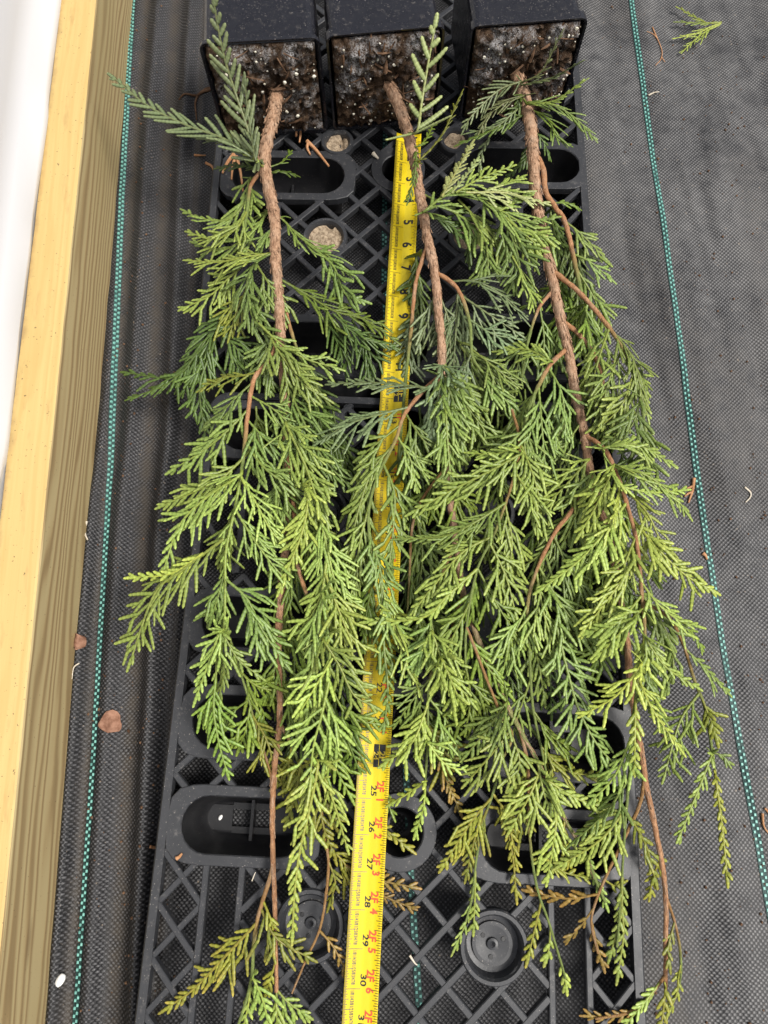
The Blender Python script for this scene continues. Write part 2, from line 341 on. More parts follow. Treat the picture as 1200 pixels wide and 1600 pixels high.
# ------------------------------------------------------------------ trays
TZ = 0.05
def stadium(cx, cy, a, r, n=10):          # half length a (of the straight), radius r
    L = []
    for i in range(n+1):
        t = -math.pi/2+math.pi*i/n; L.append((cx+a+r*math.cos(t), cy+r*math.sin(t)))
    for i in range(n+1):
        t = math.pi/2+math.pi*i/n; L.append((cx-a+r*math.cos(t), cy+r*math.sin(t)))
    return L
def tray(label, loc, rz, width, length, ovals, rounds, cups, seed, slots=(), sand=()):
    """local x across (0 = middle), local y along (0 = top end, negative towards the camera's foot)"""
    rng = random.Random(seed)
    t = empty('nursery_tray', label, 'tray', loc, rz, 'lattice trays under the saplings')
    hw = width/2; zt = TZ; zb = TZ-0.007
    # outer rim: top flange and slanting skirt
    B = MB(); r = 0.006; c = 0.018
    def rr(o, z):
        L = []
        for sx, sy, a0 in ((1, 1, 0), (-1, 1, 90), (-1, -1, 180), (1, -1, 270)):
            cx = sx*(hw-c); cy = -length/2+sy*(length/2-c)
            for k in range(5):
                a = math.radians(a0+22.5*k); L.append((cx+(c+o)*math.cos(a), cy+(c+o)*math.sin(a), z))
        return L
    B.strip([rr(0.010, 0.002), rr(0.0015, zt-0.0015), rr(0, zt+0.0006), rr(-r, zt+0.0006), rr(-r-0.0005, zb), rr(-0.0012, zb), rr(0.008, 0.002)])
    B.build('rim', TRAY, t)
    # vertical bars and cross ribs
    xc = hw-0.0385; xs2 = hw-0.0655                         # lattice strip / open slot / centre field
    ob = []                                                # keep-out shapes
    for (cx, cy, a, rad) in ovals: ob.append(('o', cx, cy, a, rad+0.006))
    for (cx, cy, rad) in rounds: ob.append(('r', cx, cy, 0, rad+0.006))
    for (cx, cy, rad) in cups: ob.append(('r', cx, cy, 0, rad-0.001))
    def inside(p):
        for k, cx, cy, a, rad in ob:
            dx = max(0, abs(p[0]-cx)-a); 
            if math.hypot(dx, p[1]-cy) < rad: return True
        return False
    def clipped(a, b, w, z0, z1, name='rib'):
        a = np.array(a, float); b = np.array(b, float); n = max(2, int(np.linalg.norm(b-a)/0.0015)); run = None
        for i in range(n+1):
            p = a+(b-a)*i/n; ins = inside(p)
            if not ins and run is None: run = p
            if run is not None and (ins or i == n):
                q = p
                if np.linalg.norm(q-run) > 0.004:
                    M_ = MB(); M_.bar(run, q, w, z0, z1); M_.build(name, TRAY, t)
                run = None
    for sx in (-1, 1):
        for (s0, s1) in slots:
            clipped((sx*xc, s0), (sx*xc, s1), 0.0048, zb, zt+0.0002, 'bar'); clipped((sx*xs2, s0), (sx*xs2, s1), 0.0048, zb, zt+0.0002, 'bar')
            st = 0.0335; k = int((s0-s1)/st); st = (s0-s1)/k
            for i in range(k):
                y1 = s0-i*st; y0 = y1-st
                clipped((sx*(hw-0.005), y1), (sx*(xc+0.001), y0), 0.0046, zb, zt-0.0004); clipped((sx*(hw-0.005), y0), (sx*(xc+0.001), y1), 0.0046, zb, zt-0.0009)
    # centre field of diagonal ribs: pieces clipped to the field
    P = 0.039
    def field_halfwidth(y):
        for (s0, s1) in slots:
            if s1-0.001 <= y <= s0+0.001: return xs2-0.001
        return hw-0.006
    for fam in (1, -1):
        k0 = int(-(length+width)/P)-2
        for k in range(k0, -k0):
            cst = k*P+P*0.25
            # fam 1: y = x + cst ; fam -1: y = -x + cst
            run = None; N = int(2*hw/0.0015); prev = None
            for i in range(N+1):
                x = -hw+2*hw*i/N; y = fam*x+cst
                ok = -length+0.006 < y < -0.006 and abs(x) < field_halfwidth(y) and not inside((x, y))
                if ok and run is None: run = (x, y)
                if run is not None and (not ok or i == N):
                    q = prev
                    if q and math.dist(run, q) > 0.006:
                        M_ = MB(); M_.bar(run, q, 0.0050, zb, zt-(0.0 if fam == 1 else 0.0005)); M_.build('rib', TRAY, t)
                    run = None
                prev = (x, y)
    # pockets
    for (cx, cy, a, rad) in ovals:
        B = MB(); zl = lambda L, z: [(x, y, z) for x, y in L]
        def plate(ex, ey):                                  # flat web round the mouth, squarish outline
            L = []
            for x, y in stadium(cx, cy, a, rad):
                dx, dy = (x-cx)/(a+rad), (y-cy)/rad; m_ = (abs(dx)**5+abs(dy)**5)**0.2+1e-9
                L.append((max(-hw+0.004, min(hw-0.004, cx+dx/m_*(a+rad+ex))), cy+dy/m_*(rad+ey)))
            return L
        B.strip([zl(plate(0.011, 0.0085), zb), zl(plate(0.011, 0.0085), zt+0.0002), zl(plate(0.0104, 0.0079), zt+0.0007), zl(stadium(cx, cy, a, rad+0.0008), zt+0.0007), zl(stadium(cx, cy, a, rad), zt-0.0002)])
        p = B.build('pocket_collar', TRAY, t, smooth=False)
        B = MB()
        B.strip([zl(stadium(cx, cy, a, rad), zt-0.0002), zl(stadium(cx, cy, a-0.001, rad-0.0025), zt-0.020), zl(stadium(cx, cy, a-0.003, rad-0.0075), 0.006), zl(stadium(cx, cy, a-0.006, rad-0.0105), 0.0055)], True)
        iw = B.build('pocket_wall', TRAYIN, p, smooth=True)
        B = MB()                                           # floor bars leave a window
        fx = a+rad*0.1; fy = rad-0.0108
        B.box(cx-fx-0.014, cx-fx+0.012, cy-fy, cy+fy, 0.0040, 0.0072); B.box(cx+fx-0.012, cx+fx+0.014, cy-fy, cy+fy, 0.0040, 0.0072)
        B.box(cx-fx+0.012, cx+fx-0.012, cy+fy-0.003, cy+fy+0.002, 0.0040, 0.0069); B.box(cx-fx+0.012, cx+fx-0.012, cy-fy-0.002, cy-fy+0.003, 0.0040, 0.0069)
        B.box(cx-0.0012, cx+0.0012, cy-rad+0.003, cy+rad-0.003, 0.0042, 0.017)
        B.build('pocket_floor', TRAYIN, p)
    for (cx, cy, rad) in rounds:
        B = MB(); zl = lambda rr_, z: [(cx+rr_*math.cos(2*math.pi*i/28), cy+rr_*math.sin(2*math.pi*i/28), z) for i in range(28)]
        B.strip([zl(rad+0.0105, zb), zl(rad+0.0105, zt+0.0003), zl(rad+0.010, zt+0.0008), zl(rad+0.001, zt+0.0008), zl(rad, zt)])
        p = B.build('socket_collar', TRAY, t)
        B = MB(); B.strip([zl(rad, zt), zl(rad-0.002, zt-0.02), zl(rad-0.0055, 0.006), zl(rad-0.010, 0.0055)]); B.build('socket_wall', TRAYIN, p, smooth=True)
    for ci, (cx, cy, rad) in enumerate(cups):
        zl = lambda rr_, z: [(cx+rr_*math.cos(2*math.pi*i/32), cy+rr_*math.sin(2*math.pi*i/32), z) for i in range(32)]
        B = MB(); B.strip([zl(rad+0.002, zb), zl(rad+0.002, zt), zl(rad+0.001, zt+0.0018), zl(rad-0.0015, zt+0.0018), zl(rad-0.003, zt-0.001), zl(rad-0.0045, zt-0.010)])
        p = B.build('cup', TRAY, t, smooth=False)
        B = MB(); B.strip([zl(rad-0.0043, zt-0.0098), zl(rad-0.008, zt-0.0105), zl(rad-0.0085, zt-0.0085), zl(rad-0.011, zt-0.0085), zl(0.0045, zt-0.0092), zl(0.004, zt-0.0070), zl(0.0022, zt-0.0066), zl(0.0003, zt-0.0085)])
        B.build('cup_disc', TRAY, p, smooth=False)
        for k in range(3):
            a = 0.4+k*2.09; B = MB(); hx, hy = cx+0.0088*math.cos(a), cy+0.0088*math.sin(a)
            B.strip([[(hx+0.0017*math.cos(j), hy+0.0017*math.sin(j), z) for j in np.linspace(0, 5.6, 9)] for z in (zt-0.0090, zt-0.0083)]); B.poly([(hx+0.0016*math.cos(j), hy+0.0016*math.sin(j), zt-0.0084) for j in np.linspace(0, 5.6, 9)])
            B.build('drain_hole', TRAYIN, p)
        if ci in sand:
            n = 14; V = []; Qs = []
            rr_ = np.linspace(0, rad-0.0035, 9)
            for a in range(9):
                for i in range(32):
                    th = 2*math.pi*i/32; x = cx+rr_[a]*math.cos(th); y = cy+rr_[a]*math.sin(th)
                    V.append((x, y, zt-0.0050+0.003*float(noise2(x*260, y*260, 31))-0.0035*(float(noise2(x*120, y*120, 33)) > 0.72)))
            for a in range(8):
                for i in range(32): Qs.append((a*32+i, a*32+(i+1) % 32, (a+1)*32+(i+1) % 32, (a+1)*32+i))
            link('silt', quads('silt', V, Qs), SAND, p, kind='stuff')
    return t
def tl(o, rz, px, py):                                     # photo point on tray top -> tray-local xy
    p = at(px, py, TZ); dx, dy = p[0]-o[0], p[1]-o[1]; c, s = math.cos(-rz), math.sin(-rz)
    return (dx*c-dy*s, dx*s+dy*c)
# far tray, partly under the pots
T1 = (0.0215, 0.86); R1 = math.radians(-1.0); w1 = 0.366; len1 = 0.566
def oval_from(o, rz, l, r, a, b, dx=0):                    # pixel box of the oval's mouth
    p = tl(o, rz, l, (a+b)/2); q = tl(o, rz, r, (a+b)/2); u = tl(o, rz, (l+r)/2, a); v = tl(o, rz, (l+r)/2, b)
    rad = (u[1]-v[1])/2; return ((p[0]+q[0])/2, (u[1]+v[1])/2, (q[0]-p[0])/2-rad, rad)
ov1 = [oval_from(T1, R1, 362, 538, 246, 301), oval_from(T1, R1, 728, 905, 232, 284), oval_from(T1, R1, 372, 545, 503, 572), oval_from(T1, R1, 715, 880, 503, 572)]
c1 = [(*tl(T1, R1, 508, 371), 0.0195), (*tl(T1, R1, 735, 367), 0.0195), (*tl(T1, R1, 527, 222), 0.0145), (*tl(T1, R1, 712, 218), 0.0145)]
r1 = [(*tl(T1, R1, 622, 264), 0.0160), (*tl(T1, R1, 640, 545), 0.0160)]
tray('dark lattice tray with silt filled cups, lying under the pots', (T1[0], T1[1], 0), R1, w1, len1, ov1, r1, c1, 1, slots=((tl(T1, R1, 600, 318)[1], tl(T1, R1, 600, 480)[1]),), sand=(0, 1, 2, 3))
# near tray
T2 = (0.0265, 0.272); R2 = math.radians(-2.6); w2 = 0.362; len2 = 0.60
ov2 = [oval_from(T2, R2, 283, 480, 1246, 1337), oval_from(T2, R2, 301, 495, 1088, 1172), oval_from(T2, R2, 316, 505, 934, 1012), oval_from(T2, R2, 752, 965, 1280, 1366), oval_from(T2, R2, 778, 975, 1116, 1205), oval_from(T2, R2, 770, 965, 950, 1030), oval_from(T2, R2, 345, 520, 640, 705), oval_from(T2, R2, 730, 910, 640, 705)]
c2 = [(*tl(T2, R2, 484, 1447), 0.0235), (*tl(T2, R2, 772, 1480), 0.0235), (*tl(T2, R2, 500, 800), 0.0225), (*tl(T2, R2, 760, 800), 0.0225)]
r2 = [(*tl(T2, R2, 625, 1300), 0.0175), (*tl(T2, R2, 632, 1120), 0.0175), (*tl(T2, R2, 636, 960), 0.0175), (*tl(T2, R2, 640, 670), 0.0175)]
tray('dark lattice tray with empty cups, lying under the sapling tips', (T2[0], T2[1], 0), R2, w2, len2, ov2, r2, c2, 2, slots=((tl(T2, R2, 600, 1345)[1], -len2+0.006), (tl(T2, R2, 600, 730)[1], tl(T2, R2, 600, 905)[1])))

# ------------------------------------------------------------------ tape measure
def tape():
    A = np.array([0.0232, 0.5274]); Bp = np.array([-0.0171, -0.2055]); S0, S1 = 1.78, 30.78      # numeral centres 2 and 31
    inch = np.linalg.norm(Bp-A)/29.0; d = (Bp-A)/np.linalg.norm(Bp-A); n = np.array([-d[1], d[0]])   # n points to +x side
    if n[0] < 0: n = -n
    W = 0.0245; H = 0.0026
    zline = lambda s: 0.0535+0.0065*np.clip((s-1)/8.0, 0, 1)+0.0016*np.sin(s*0.35)
    def pos(s, u, lift=0.0):                                # s inches, u in -0.5..0.5 across
        p = A+d*(s-S0)*inch+n*u*W
        return (p[0], p[1], float(zline(s))+H*(2*u)**2-0.0004*(abs(u) < 0.05)+lift)
    t = empty('tape_measure', 'yellow steel tape measure blade laid between the saplings', 'tape measure', (0, 0, 0))
    us = np.array([-0.5, -0.42, -0.33, -0.22, -0.08, -0.03, 0.03, 0.10, 0.22, 0.33, 0.42, 0.5]); ss = np.arange(0.62, 33.6, 0.2)
    V = []; C = []
    for s in ss:
        for u in us:
            V.append(pos(s, u)); C.append((0.62, 0.485, 0.026) if -0.02 < u < 0.26 else (0.60, 0.45, 0.008))
    for s in ss:
        for u in us: x, y, z = pos(s, u); V.append((x, y, z-0.0005)); C.append((0.5, 0.36, 0.02))
    k, m = len(us), len(ss); i = np.arange(k*m).reshape(m, k); j = i+k*m
    q = lambda a: np.stack([a[:-1, :-1], a[1:, :-1], a[1:, 1:], a[:-1, 1:]], -1).reshape(-1, 4)
    e = lambda a, b: np.stack([a[:-1], b[:-1], b[1:], a[1:]], -1)
    Qt = np.concatenate([q(i), q(j)[:, ::-1], e(i[:, 0], j[:, 0]), e(j[:, -1], i[:, -1]), e(i[0], j[0])[:, ::-1]])
    link('blade', quads('blade', V, Qt, np.array(C)), TAPE, t)
    LIFT = 0.00022
    B = MB()
    def tick(s, u0, u1, w=0.018):
        nn = 3
        us_ = np.linspace(u0, u1, nn+1)
        for a in range(nn): B.poly([pos(s-w, us_[a], LIFT), pos(s+w, us_[a], LIFT), pos(s+w, us_[a+1], LIFT), pos(s-w, us_[a+1], LIFT)])
    for k_ in range(16, 33*16):
        s = k_/16
        if s < 0.7: continue
        l = 0.5 if k_ % 16 == 0 else 0.20 if k_ % 8 == 0 else 0.16 if k_ % 4 == 0 else 0.125 if k_ % 2 == 0 else 0.09
        tick(s, 0.49, 0.49-min(l, 0.22), 0.010)
        tick(s, -0.49, -0.49+(0.46 if k_ % 16 == 0 else l*0.9), 0.010)
    for k_ in range(32, 33*32, 2): tick(k_/32+1/32, -0.49, -0.43, 0.007)
    B.build('graduation_marks', TICKINK, t, kind='stuff')
    # lettering
    cache = {}
    def glyphs(txt):
        if txt not in cache:
            c = bpy.data.curves.new('lettering', 'FONT'); c.body = txt; c.align_x = 'CENTER'; c.size = 1.0; c.resolution_u = 3; c.offset = 0.03 if 'F' in txt or len(txt) == 1 else 0.018
            o = bpy.data.objects.new('lettering', c); col.objects.link(o)
            dg = bpy.context.evaluated_depsgraph_get(); me = bpy.data.meshes.new_from_object(o.evaluated_get(dg))
            vv = [tuple(v.co) for v in me.vertices]; ff = [tuple(p.vertices) for p in me.polygons]
            bpy.data.objects.remove(o); bpy.data.curves.remove(c); bpy.data.meshes.remove(me); cache[txt] = (vv, ff)
        return cache[txt]
    def put(Bm, txt, s, u, h, wid=1.0, lift=LIFT):         # h: letter size in inches; reads down the blade, tops to +n
        vv, ff = glyphs(txt); nb = len(Bm.v)
        for (x, y, z) in vv: Bm.v.append(pos(s+x*h*wid, u+(y-0.35)*h*inch/W, lift))
        Bm.f += [tuple(nb+q_ for q_ in f) for f in ff]
    F = MB()
    for k_ in range(1, 33):
        s = k_-0.22
        if k_ == 24 or k_ == 12:
            Bb = MB()
            for (u0, u1) in ((-0.02, 0.135), (0.155, 0.34)):
                for a in np.arange(-0.33, 0.33, 0.11): Bb.poly([pos(s+a, u0, LIFT), pos(s+a+0.11, u0, LIFT), pos(s+a+0.11, u1, LIFT), pos(s+a, u1, LIFT)])
            Bb.build('numeral_box', INK, t)
            b2 = MB(); put(b2, str(k_), s, 0.058, 0.20, 1.25, 2*LIFT); put(b2, '%dF' % (k_//12), s, 0.248, 0.24, 1.2, 2*LIFT); b2.build('numeral', YPRINT, t)
        else:
            b2 = MB()
            if k_ < 12: put(b2, str(k_), s, 0.17, 0.47, 1.0)
            else: put(b2, str(k_), s, 0.045, 0.235, 1.35)
            b2.build('numeral', INK, t)
            if k_ > 12:
                b2 = MB(); put(b2, '%dF' % (k_//12), s-0.13, 0.245, 0.29, 1.05); put(b2, str(k_ % 12), s+0.24, 0.245, 0.29, 1.05); b2.build('foot_numeral', REDINK, t)
        if k_ >= 1:
            for q_, fr in enumerate(('1/8', '1/4', '3/8', '1/2', '5/8', '3/4', '7/8')): put(F, fr, k_+(q_+1)/8-0.035, -0.25, 0.15, 0.60)
    F.build('fraction_print', INK, t, kind='stuff')
    return t
tape()

# ------------------------------------------------------------------ pots with soil
def pot(label, xl, xr, yl, yr, seed, lip=0.009):
    rng = random.Random(seed); w = math.hypot(xr-xl, yr-yl); rz = math.atan2(yr-yl, xr-xl)
    t = empty('nursery_pot', label, 'pot', ((xl+xr)/2, (yl+yr)/2, TZ+0.0014), rz, 'square pots on their sides')
    h = w/2; D = 0.105; th = 0.0016; ib = h*0.93               # mouth half size, depth, base half size
    def sq(o, y, half, cz, c=0.007, n=4):                       # rounded square loop in xz at depth y
        L = []
        for sx, sz, a0 in ((1, 1, 0), (-1, 1, 90), (-1, -1, 180), (1, -1, 270)):
            for k in range(n):
                a = math.radians(a0+90*k/(n-1)); cc = max(0.0015, c+o); L.append((sx*(half+o-cc)+cc*math.cos(a), y, cz+sz*(half+o-cc)+cc*math.sin(a)))
        return L
    cz0 = h; cz1 = ib+0.002
    lerp = lambda f: (ib+(h-0.003-ib)*(1-f), cz1+(h-cz1)*(1-f))
    B = MB(); loops = []
    for f in (0.07, 0.12, 0.5, 1.0):
        hf, c_ = lerp(f); loops.append(sq(0, D*f, hf, c_))
    B.strip(loops)
    hf, c_ = lerp(1.0); B.poly(sq(0, D, hf, c_))
    loops = []
    for f in (1.0, 0.5, 0.02):
        hf, c_ = lerp(f); loops.append(sq(-th, D*f-(0.002 if f == 1 else 0), hf, c_))
    B.strip(loops); B.build('wall', POT, t, smooth=False)
    B = MB(); B.strip([sq(-0.0022, 0.0006, h, cz0), sq(-0.0002, 0, h, cz0), sq(0, 0.0008, h, cz0), sq(-0.0003, lip, h, cz0), sq(-0.0026, lip+0.0007, h, cz0), sq(-0.0042, lip-0.001, h, cz0), sq(-0.0024, 0.0010, h, cz0), sq(-0.0022, 0.0006, h, cz0)])
    B.build('rim', POT, t)
    # soil
    n = 44; g = np.linspace(-1, 1, n); GX, GZ = np.meshgrid(g, g); hs = h-0.0026
    bul = 0.0085*(1-np.maximum(abs(GX), abs(GZ))**6)
    yy = 0.0035-bul-0.004*(noise2(GX*5+seed, GZ*5, 3)-0.5)-0.008*(noise2(GX*12+seed, GZ*12, 5)-0.5)-0.007*(noise2(GX*24, GZ*24+seed, 6)-0.5)
    edge = np.maximum(abs(GX), abs(GZ)) > 0.985; yy[edge] = 0.012
    ins = np.where(edge, (h-0.0065)/hs, 1.0); Vs = np.stack([GX*hs*ins, yy, cz0+GZ*hs*ins], -1).reshape(-1, 3); i = np.arange(n*n).reshape(n, n)
    Qs = np.stack([i[:-1, :-1], i[:-1, 1:], i[1:, 1:], i[1:, :-1]], -1).reshape(-1, 4)
    so = link('soil', quads('soil', Vs, Qs), SOIL, t)
    def surf(a, b):
        ia = int((a+1)/2*(n-1)); ib_ = int((b+1)/2*(n-1)); return yy[ib_, ia]
    B = MB()
    for k in range(90):                                         # perlite grains
        a, b = rng.uniform(-.92, .92), rng.uniform(-.92, .92); r_ = rng.choice([0.0005, 0.0006, 0.0008, 0.0009, 0.0011, 0.0013, 0.0018]); cx, cz, cy = a*hs, cz0+b*hs, surf(a, b)-0.0003
        loops = []
        for lat in (-0.9, -0.35, 0.35, 0.9):
            loops.append([(cx+r_*math.cos(lat)*math.cos(q)*rng.uniform(.6, 1.35), cy+r_*math.sin(lat)*.55, cz+r_*math.cos(lat)*math.sin(q)*rng.uniform(.6, 1.35)) for q in np.linspace(0, 2*math.pi, 7)[:-1]])
        B.strip(loops); B.poly(loops[0][::-1]); B.poly(loops[-1])
    B.build('perlite', PERLITE, so, kind='stuff', smooth=True)
    B = MB()
    for k in range(34):                                         # bark fibres
        a, b = rng.uniform(-.9, .9), rng.uniform(-.95, .9); an = rng.uniform(0, 6.3); l = rng.uniform(.003, .011); w_ = rng.uniform(.0005, .0016)
        cx, cz, cy = a*hs, cz0+b*hs, surf(a, b)-rng.uniform(.0005, .0018); dx, dz = math.cos(an)*l, math.sin(an)*l; px, pz = -math.sin(an)*w_, math.cos(an)*w_
        tl_ = rng.uniform(-.003, .003)
        lo = [[(cx-dx+px*s, cy-tl_, cz-dz+pz*s), (cx-dx, cy-tl_-w_, cz-dz)] for s in (-1,)]
        B.strip([[(cx-dx-px, cy-tl_, cz-dz-pz), (cx-dx, cy-tl_-w_, cz-dz), (cx-dx+px, cy-tl_, cz-dz+pz)], [(cx-px, cy-.0006, cz-pz), (cx, cy-w_-.0006, cz), (cx+px, cy-.0006, cz+pz)], [(cx+dx-px*.3, cy+tl_, cz+dz-pz*.3), (cx+dx, cy+tl_-w_*.4, cz+dz), (cx+dx+px*.3, cy+tl_, cz+dz+pz*.3)]], closed=False)
    B.build('bark_bits', BARKCHIP, so, kind='stuff')
    return t
pot('black square pot on its side next to the timber, grey dusty wall', -0.160, -0.0555, 0.556, 0.563, 11, 0.004)
pot('black square pot on its side between the two others', -0.0505, 0.0535, 0.564, 0.576, 12)
pot('black square pot on its side with broad lip, farthest from the timber', 0.0755, 0.1790, 0.576, 0.586, 13)

# ------------------------------------------------------------------ scale-leaf sprays
def catmull(P, step):
    P = np.asarray(P, float)
    if len(P) == 2: P = np.array([P[0], (P[0]+P[1])/2, P[1]])
    E = np.vstack([2*P[0]-P[1], P, 2*P[-1]-P[-2]]); out = []
    for i in range(1, len(E)-2):
        a, b, c, d_ = E[i-1:i+3]; n = max(2, int(np.linalg.norm(c-b)/step))
        t = np.linspace(0, 1, n, endpoint=False)[:, None]
        out.append(0.5*(2*b+(c-a)*t+(2*a-5*b+4*c-d_)*t**2+(3*b-a-3*c+d_)*t**3))
    out.append(P[-1:]); return np.vstack(out)
def frames(C, up):
    T = np.gradient(C, axis=0); T /= np.linalg.norm(T, axis=1)[:, None]+1e-12
    S = np.cross(T, up); S /= np.linalg.norm(S, axis=1)[:, None]+1e-9
    return T, S, np.cross(S, T)
def ring_quads(nr, m, base=0):
    i = np.arange(nr*m).reshape(nr, m)+base; j = np.roll(i, -1, axis=1)
    return np.stack([i[:-1], j[:-1], j[1:], i[1:]], -1).reshape(-1, 4)
def batch_fingers(L):
    """L: list of (P, D, N, length, width, bend, col, tipcol, tipmix) -> V, Q, C; scale leaves as flattened bead rows"""
    Vs, Qs, Cs, base = [], [], [], 0; groups = {}
    for f in L: groups.setdefault(max(2, min(14, int(round(f[3]/0.0030)))), []).append(f)
    for K, G in groups.items():
        F = len(G); t, r, cf = [], [], []
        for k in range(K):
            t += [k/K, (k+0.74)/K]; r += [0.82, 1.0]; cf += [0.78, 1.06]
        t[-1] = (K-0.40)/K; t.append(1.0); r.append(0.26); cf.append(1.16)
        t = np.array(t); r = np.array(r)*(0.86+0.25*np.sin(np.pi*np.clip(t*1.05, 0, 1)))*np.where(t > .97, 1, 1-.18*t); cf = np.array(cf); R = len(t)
        P = np.array([g[0] for g in G]); D = np.array([g[1] for g in G]); N = np.array([g[2] for g in G]); Ln = np.array([g[3] for g in G]); Wd = np.array([g[4] for g in G]); Bd = np.array([g[5] for g in G])
        c0 = np.array([g[6] for g in G]); c1 = np.array([g[7] for g in G]); tm = np.array([g[8] for g in G])
        tt = t[None, :, None]
        Cn = P[:, None]+Ln[:, None, None]*(D[:, None]*tt+Bd[:, None]*tt**2)
        T = D[:, None]+2*Bd[:, None]*tt; T /= np.linalg.norm(T, axis=2, keepdims=True)
        S = np.cross(T, N[:, None]*np.ones_like(T)); S /= np.linalg.norm(S, axis=2, keepdims=True)+1e-9; U = np.cross(S, T)
        w = (Wd[:, None]/2*r[None])[..., None]; h = w*0.42
        ring = np.stack([Cn+S*w, Cn+S*w*0.45+U*h, Cn-S*w*0.45+U*h, Cn-S*w, Cn-U*h], 2)
        mixv = (tm[:, None]*np.clip((t[None]-0.25)/0.75, 0, 1)**1.2)[..., None]
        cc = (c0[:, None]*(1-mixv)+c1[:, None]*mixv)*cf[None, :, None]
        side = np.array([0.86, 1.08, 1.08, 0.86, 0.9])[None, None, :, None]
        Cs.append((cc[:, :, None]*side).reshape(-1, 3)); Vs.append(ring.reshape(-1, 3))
        q = ring_quads(R, 5); Qs.append((q[None]+(np.arange(F)*R*5)[:, None, None]).reshape(-1, 4)+base); base += F*R*5
    return Vs, Qs, Cs
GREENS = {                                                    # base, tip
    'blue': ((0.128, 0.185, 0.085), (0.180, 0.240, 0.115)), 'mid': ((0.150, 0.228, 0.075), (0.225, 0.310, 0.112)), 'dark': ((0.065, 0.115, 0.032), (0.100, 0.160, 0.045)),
    'light': ((0.195, 0.280, 0.086), (0.295, 0.385, 0.140)), 'bright': ((0.235, 0.325, 0.092), (0.350, 0.440, 0.150)), 'pale': ((0.260, 0.320, 0.130), (0.330, 0.380, 0.160)),
    'olive': ((0.180, 0.210, 0.040), (0.270, 0.280, 0.060)), 'grey': ((0.160, 0.205, 0.095), (0.205, 0.245, 0.115)), 'brown': ((0.190, 0.140, 0.045), (0.280, 0.150, 0.055)), 'green': ((0.125, 0.200, 0.045), (0.185, 0.265, 0.062))}
BROWN = np.array((0.29, 0.175, 0.060))
